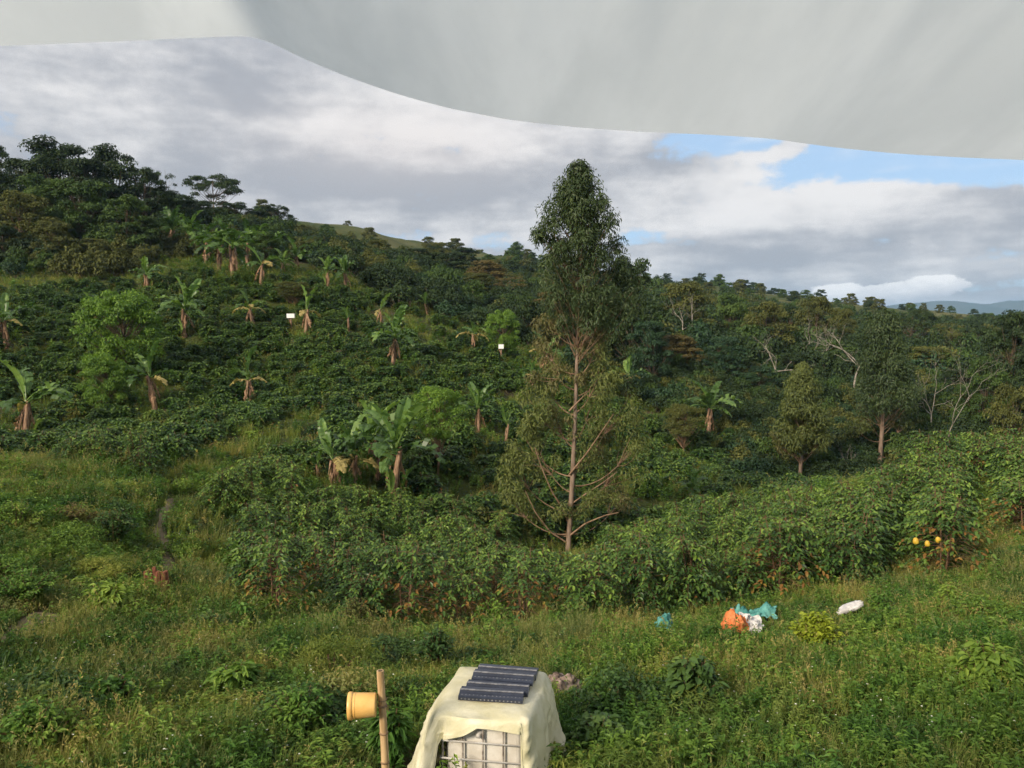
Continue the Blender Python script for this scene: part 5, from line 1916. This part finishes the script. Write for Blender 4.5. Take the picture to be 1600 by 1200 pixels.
put('stone_heap', 'pale pinkish rubble heap right behind the covered tank', 'rubble', lump(601, (.50, .30, .30), .5, 40, freq=2.6), M['rubble'], 872, 1102, .1, -.16)
put('stone_slab', 'pale stone slab on the ground left of the tank', 'stone', lump(602, (.34, .42, .26), .25), M['stone'], 626, 1216, .3, -.14, D=8.1)
put('cream_sack', 'cream coloured sack lying at the foot of bamboo post', 'sack', lump(603, (.26, .30, .30), .22), M['cream'], 592, 1200, .2, -.12, D=7.75)


def crumple(seed, w, h, amp, n=26, curl=.5):
    """a crumpled, thrown-down piece of woven plastic, standing in places"""
    r = np.random.default_rng(seed)
    X, Y = np.meshgrid(np.linspace(-.5, .5, n), np.linspace(-.5, .5, n))
    o = r.uniform(0, 40, 4)
    a = fbm(X * 3.2 + o[0], Y * 3.2 + o[1], 4)
    b = np.abs(fbm(X * 4 + o[2], Y * 4 + o[3], 3) - .5) * 2
    edge = 1 - .35 * vnoise(np.arctan2(Y, X) * 1.7 + 9, X * 0 + o[0])
    Z = amp * (a * 1.1 + b * .7 - .35) * (1 - 1.3 * (X ** 2 + Y ** 2))
    V = np.stack([X * w * edge + (b - .5) * .12 * w, Y * h * edge + (a - .5) * .2 * h, Z], -1)
    i = np.arange(n - 1)[:, None] * n
    j = np.arange(n - 1)[None]
    f = np.stack([i + j, i + j + 1, i + n + j + 1, i + n + j], -1).reshape(-1, 4)
    mb = MB()
    mb.add(V.reshape(-1, 3), f)
    return mb


put('orange_sack', 'slumped orange woven sack lying in the grass', 'sack', lump(604, (.40, .30, .50), .42, 40, freq=2.2), M['sack_orange'], 1150, 1012, .3, -.28, group='discarded sacks in the grass')
o = put('white_bag', 'crumpled white bag lying on the orange sack', 'bag', crumple(605, .7, .55, .3), M['sack_white'], 1172, 1008, -.5, -.42, group='discarded sacks in the grass')
o.rotation_euler = (.5, .35, -.4)
o = put('teal_tarp', 'crumpled teal tarp spread behind the orange sack', 'tarp', crumple(606, 1.15, .6, .5), M['sack_teal'], 1180, 984, -.1, -.30, group='discarded sacks in the grass')
o = put('teal_bag', 'small teal bag standing in grass left of orange sack', 'bag', lump(607, (.24, .18, .36), .55, 30, freq=2.6), M['sack_teal'], 1040, 1010, .5, -.34, group='discarded sacks in the grass')
o.rotation_euler = (.1, -.3, .5)
o = put('white_sack', 'flat greyish white sack lying right of yellow green shrub', 'sack', lump(608, (.36, .15, .10), .26, 30, freq=1.4), M['sack_white'], 1328, 972, .25, -.34, group='discarded sacks in the grass')
o.rotation_euler = (0, -.3, .2)


def stump():
    b = hit(246, 922)
    e = link('tree_stump', None, loc=b)
    tag(e, 'reddish splintered stump beside the path at left', 'stump')
    r = np.random.default_rng(71)
    for i in range(9):
        a = i * 2 * PI / 9
        x, y = math.cos(a) * .19 + r.normal(0, .03), math.sin(a) * .12
        hgt = r.uniform(.35, .55)
        mb = MB()
        mb.tube([(x, y, -.1), (x * 1.1, y * 1.1, hgt * .6), (x * 1.2 + r.normal(0, .02), y * 1.2, hgt)], [.09, .075, .04], 6)
        link('wood_splinter', mb.mesh('wood_splinter', M['red_clay']), e)


stump()

M['box_white'] = solid_mat('white_box', (.76, .77, .76), (.84, .85, .84), 4, 0.5, 0.3)
for px, yb, yt, w, lab in ((455, 518, 490, 12, 'white box on a wooden post in upper coffee rows'), (783, 562, 538, 8, 'small white box on post left of the tall eucalyptus')):
    b = hit(px, yb)
    k = b[1] / F
    h = height_to(px, yt, b)
    e = link('insect_trap', None, loc=b)
    e.name = 'post_box'
    tag(e, lab, 'box', 'white boxes on posts among the coffee')
    mb = MB()
    mb.tube([(0, 0, -.2), (.02, 0, h - 7 * k)], .07, 7)
    mb.tube([(.02, 0, (h - 7 * k) * .55), (-.22, 0, h - 7 * k)], .045, 6)
    link('post', mb.mesh('post', M['tan_bark'], True), e)
    mb = MB()
    mb.box((0, 0, h - 3.5 * k), (w * k, .3, 6.5 * k))
    mb.box((0, 0, h - .2 * k), (w * k * 1.06, .34, .5 * k))
    link('box_body', mb.mesh('box_body', M['box_white']), e)

# fruit on the coffee bush right of the grassy gap
M['fruit'] = solid_mat('yellow_fruit', (.50, .31, .03), (.60, .43, .06), 6, 0.4, 0.4)
if fruit_bush is not None:
    mb = lump(610, (.062, .062, .078), .05, 14)
    fm = mb.mesh('fruit', M['fruit'], True)
    inv = Matrix.Translation(fruit_bush.location) @ Matrix.Rotation(fruit_bush.rotation_euler.z, 4, 'Z') @ Matrix.Diagonal(Vector(list(fruit_bush.scale) + [1]))
    for (fx, fy) in ((1431, 846), (1449, 850), (1466, 844), (1480, 858)):
        w = point(fx, fy, fruit_bush.location.y - .55)
        link('fruit', fm, fruit_bush, inv.inverted() @ Vector(w), (random.uniform(-.6, .6), random.uniform(-.6, .6), 0), random.uniform(.75, 1.1))
    fruit_bush['label'] = 'coffee bush with yellow fruits, first in lane right of the grassy gap'


# ------------------------------------------------------------------ white canopy overhead
def canopy():
    EDGE = [(-500, 92), (-250, 82), (0, 72), (200, 64), (330, 58), (390, 56), (420, 64), (470, 90), (540, 119), (620, 147), (700, 169), (800, 188), (900, 199), (1000, 206), (1100, 210), (1200, 216), (1300, 230), (1400, 240), (1500, 246), (1600, 250), (1850, 262), (2150, 270)]
    ex, ey = np.array([p[0] for p in EDGE], float), np.array([p[1] for p in EDGE], float)
    nx, ns = 260, 40
    px = np.linspace(-500, 2150, nx)
    py = np.interp(px, ex, ey)
    for _ in range(2):
        py = np.convolve(np.pad(py, 2, 'edge'), [.1, .2, .4, .2, .1], 'valid')
    E = np.array([point(a, b, 2.1) for a, b in zip(px, py)])
    rows = []
    for i in range(ns):
        s = i / (ns - 1)
        y = 2.1 - 3.6 * s
        zt = CAM[2] + 1.05 + .10 * np.sin(px * .004)
        f = 1 - (1 - s) ** 1.7
        z = E[:, 2] * (1 - f) + zt * f
        wr = .014 * (fbm(px * .011 + 2, np.full(nx, s * 2.0)) - .5) * np.clip(s * 6, 0, 1)
        wr += .009 * (np.abs(fbm(px * .02 + s * 9, np.full(nx, s * 5 + 4)) - .5)) * np.clip(s * 8, 0, 1)
        pleat = .02 * np.exp(-((px - 395 + s * 120) / 40) ** 2) * np.clip(s * 10, 0, 1)
        rows.append(np.column_stack([E[:, 0], np.full(nx, y), z + wr + pleat]))
    v = np.stack(rows, 0)
    k = len(rows)
    i = np.arange(k - 1)[:, None] * nx
    j = np.arange(nx - 1)[None]
    f = np.stack([i + j, i + j + 1, i + nx + j + 1, i + nx + j], -1).reshape(-1, 4)
    mb = MB()
    mb.add(v.reshape(-1, 3), f)
    o = link('canopy', mb.mesh('canopy', M['canopy'], True))
    tag(o, 'white fabric awning hanging across the top of the view', 'awning')


M['canopy'] = solid_mat('white_fabric', (.71, .77, .81), (.82, .88, .92), 1.6, 0.8, 0.1, 0.6, 6, trans=.68, stretch=(1.6, .6, 1))
canopy()
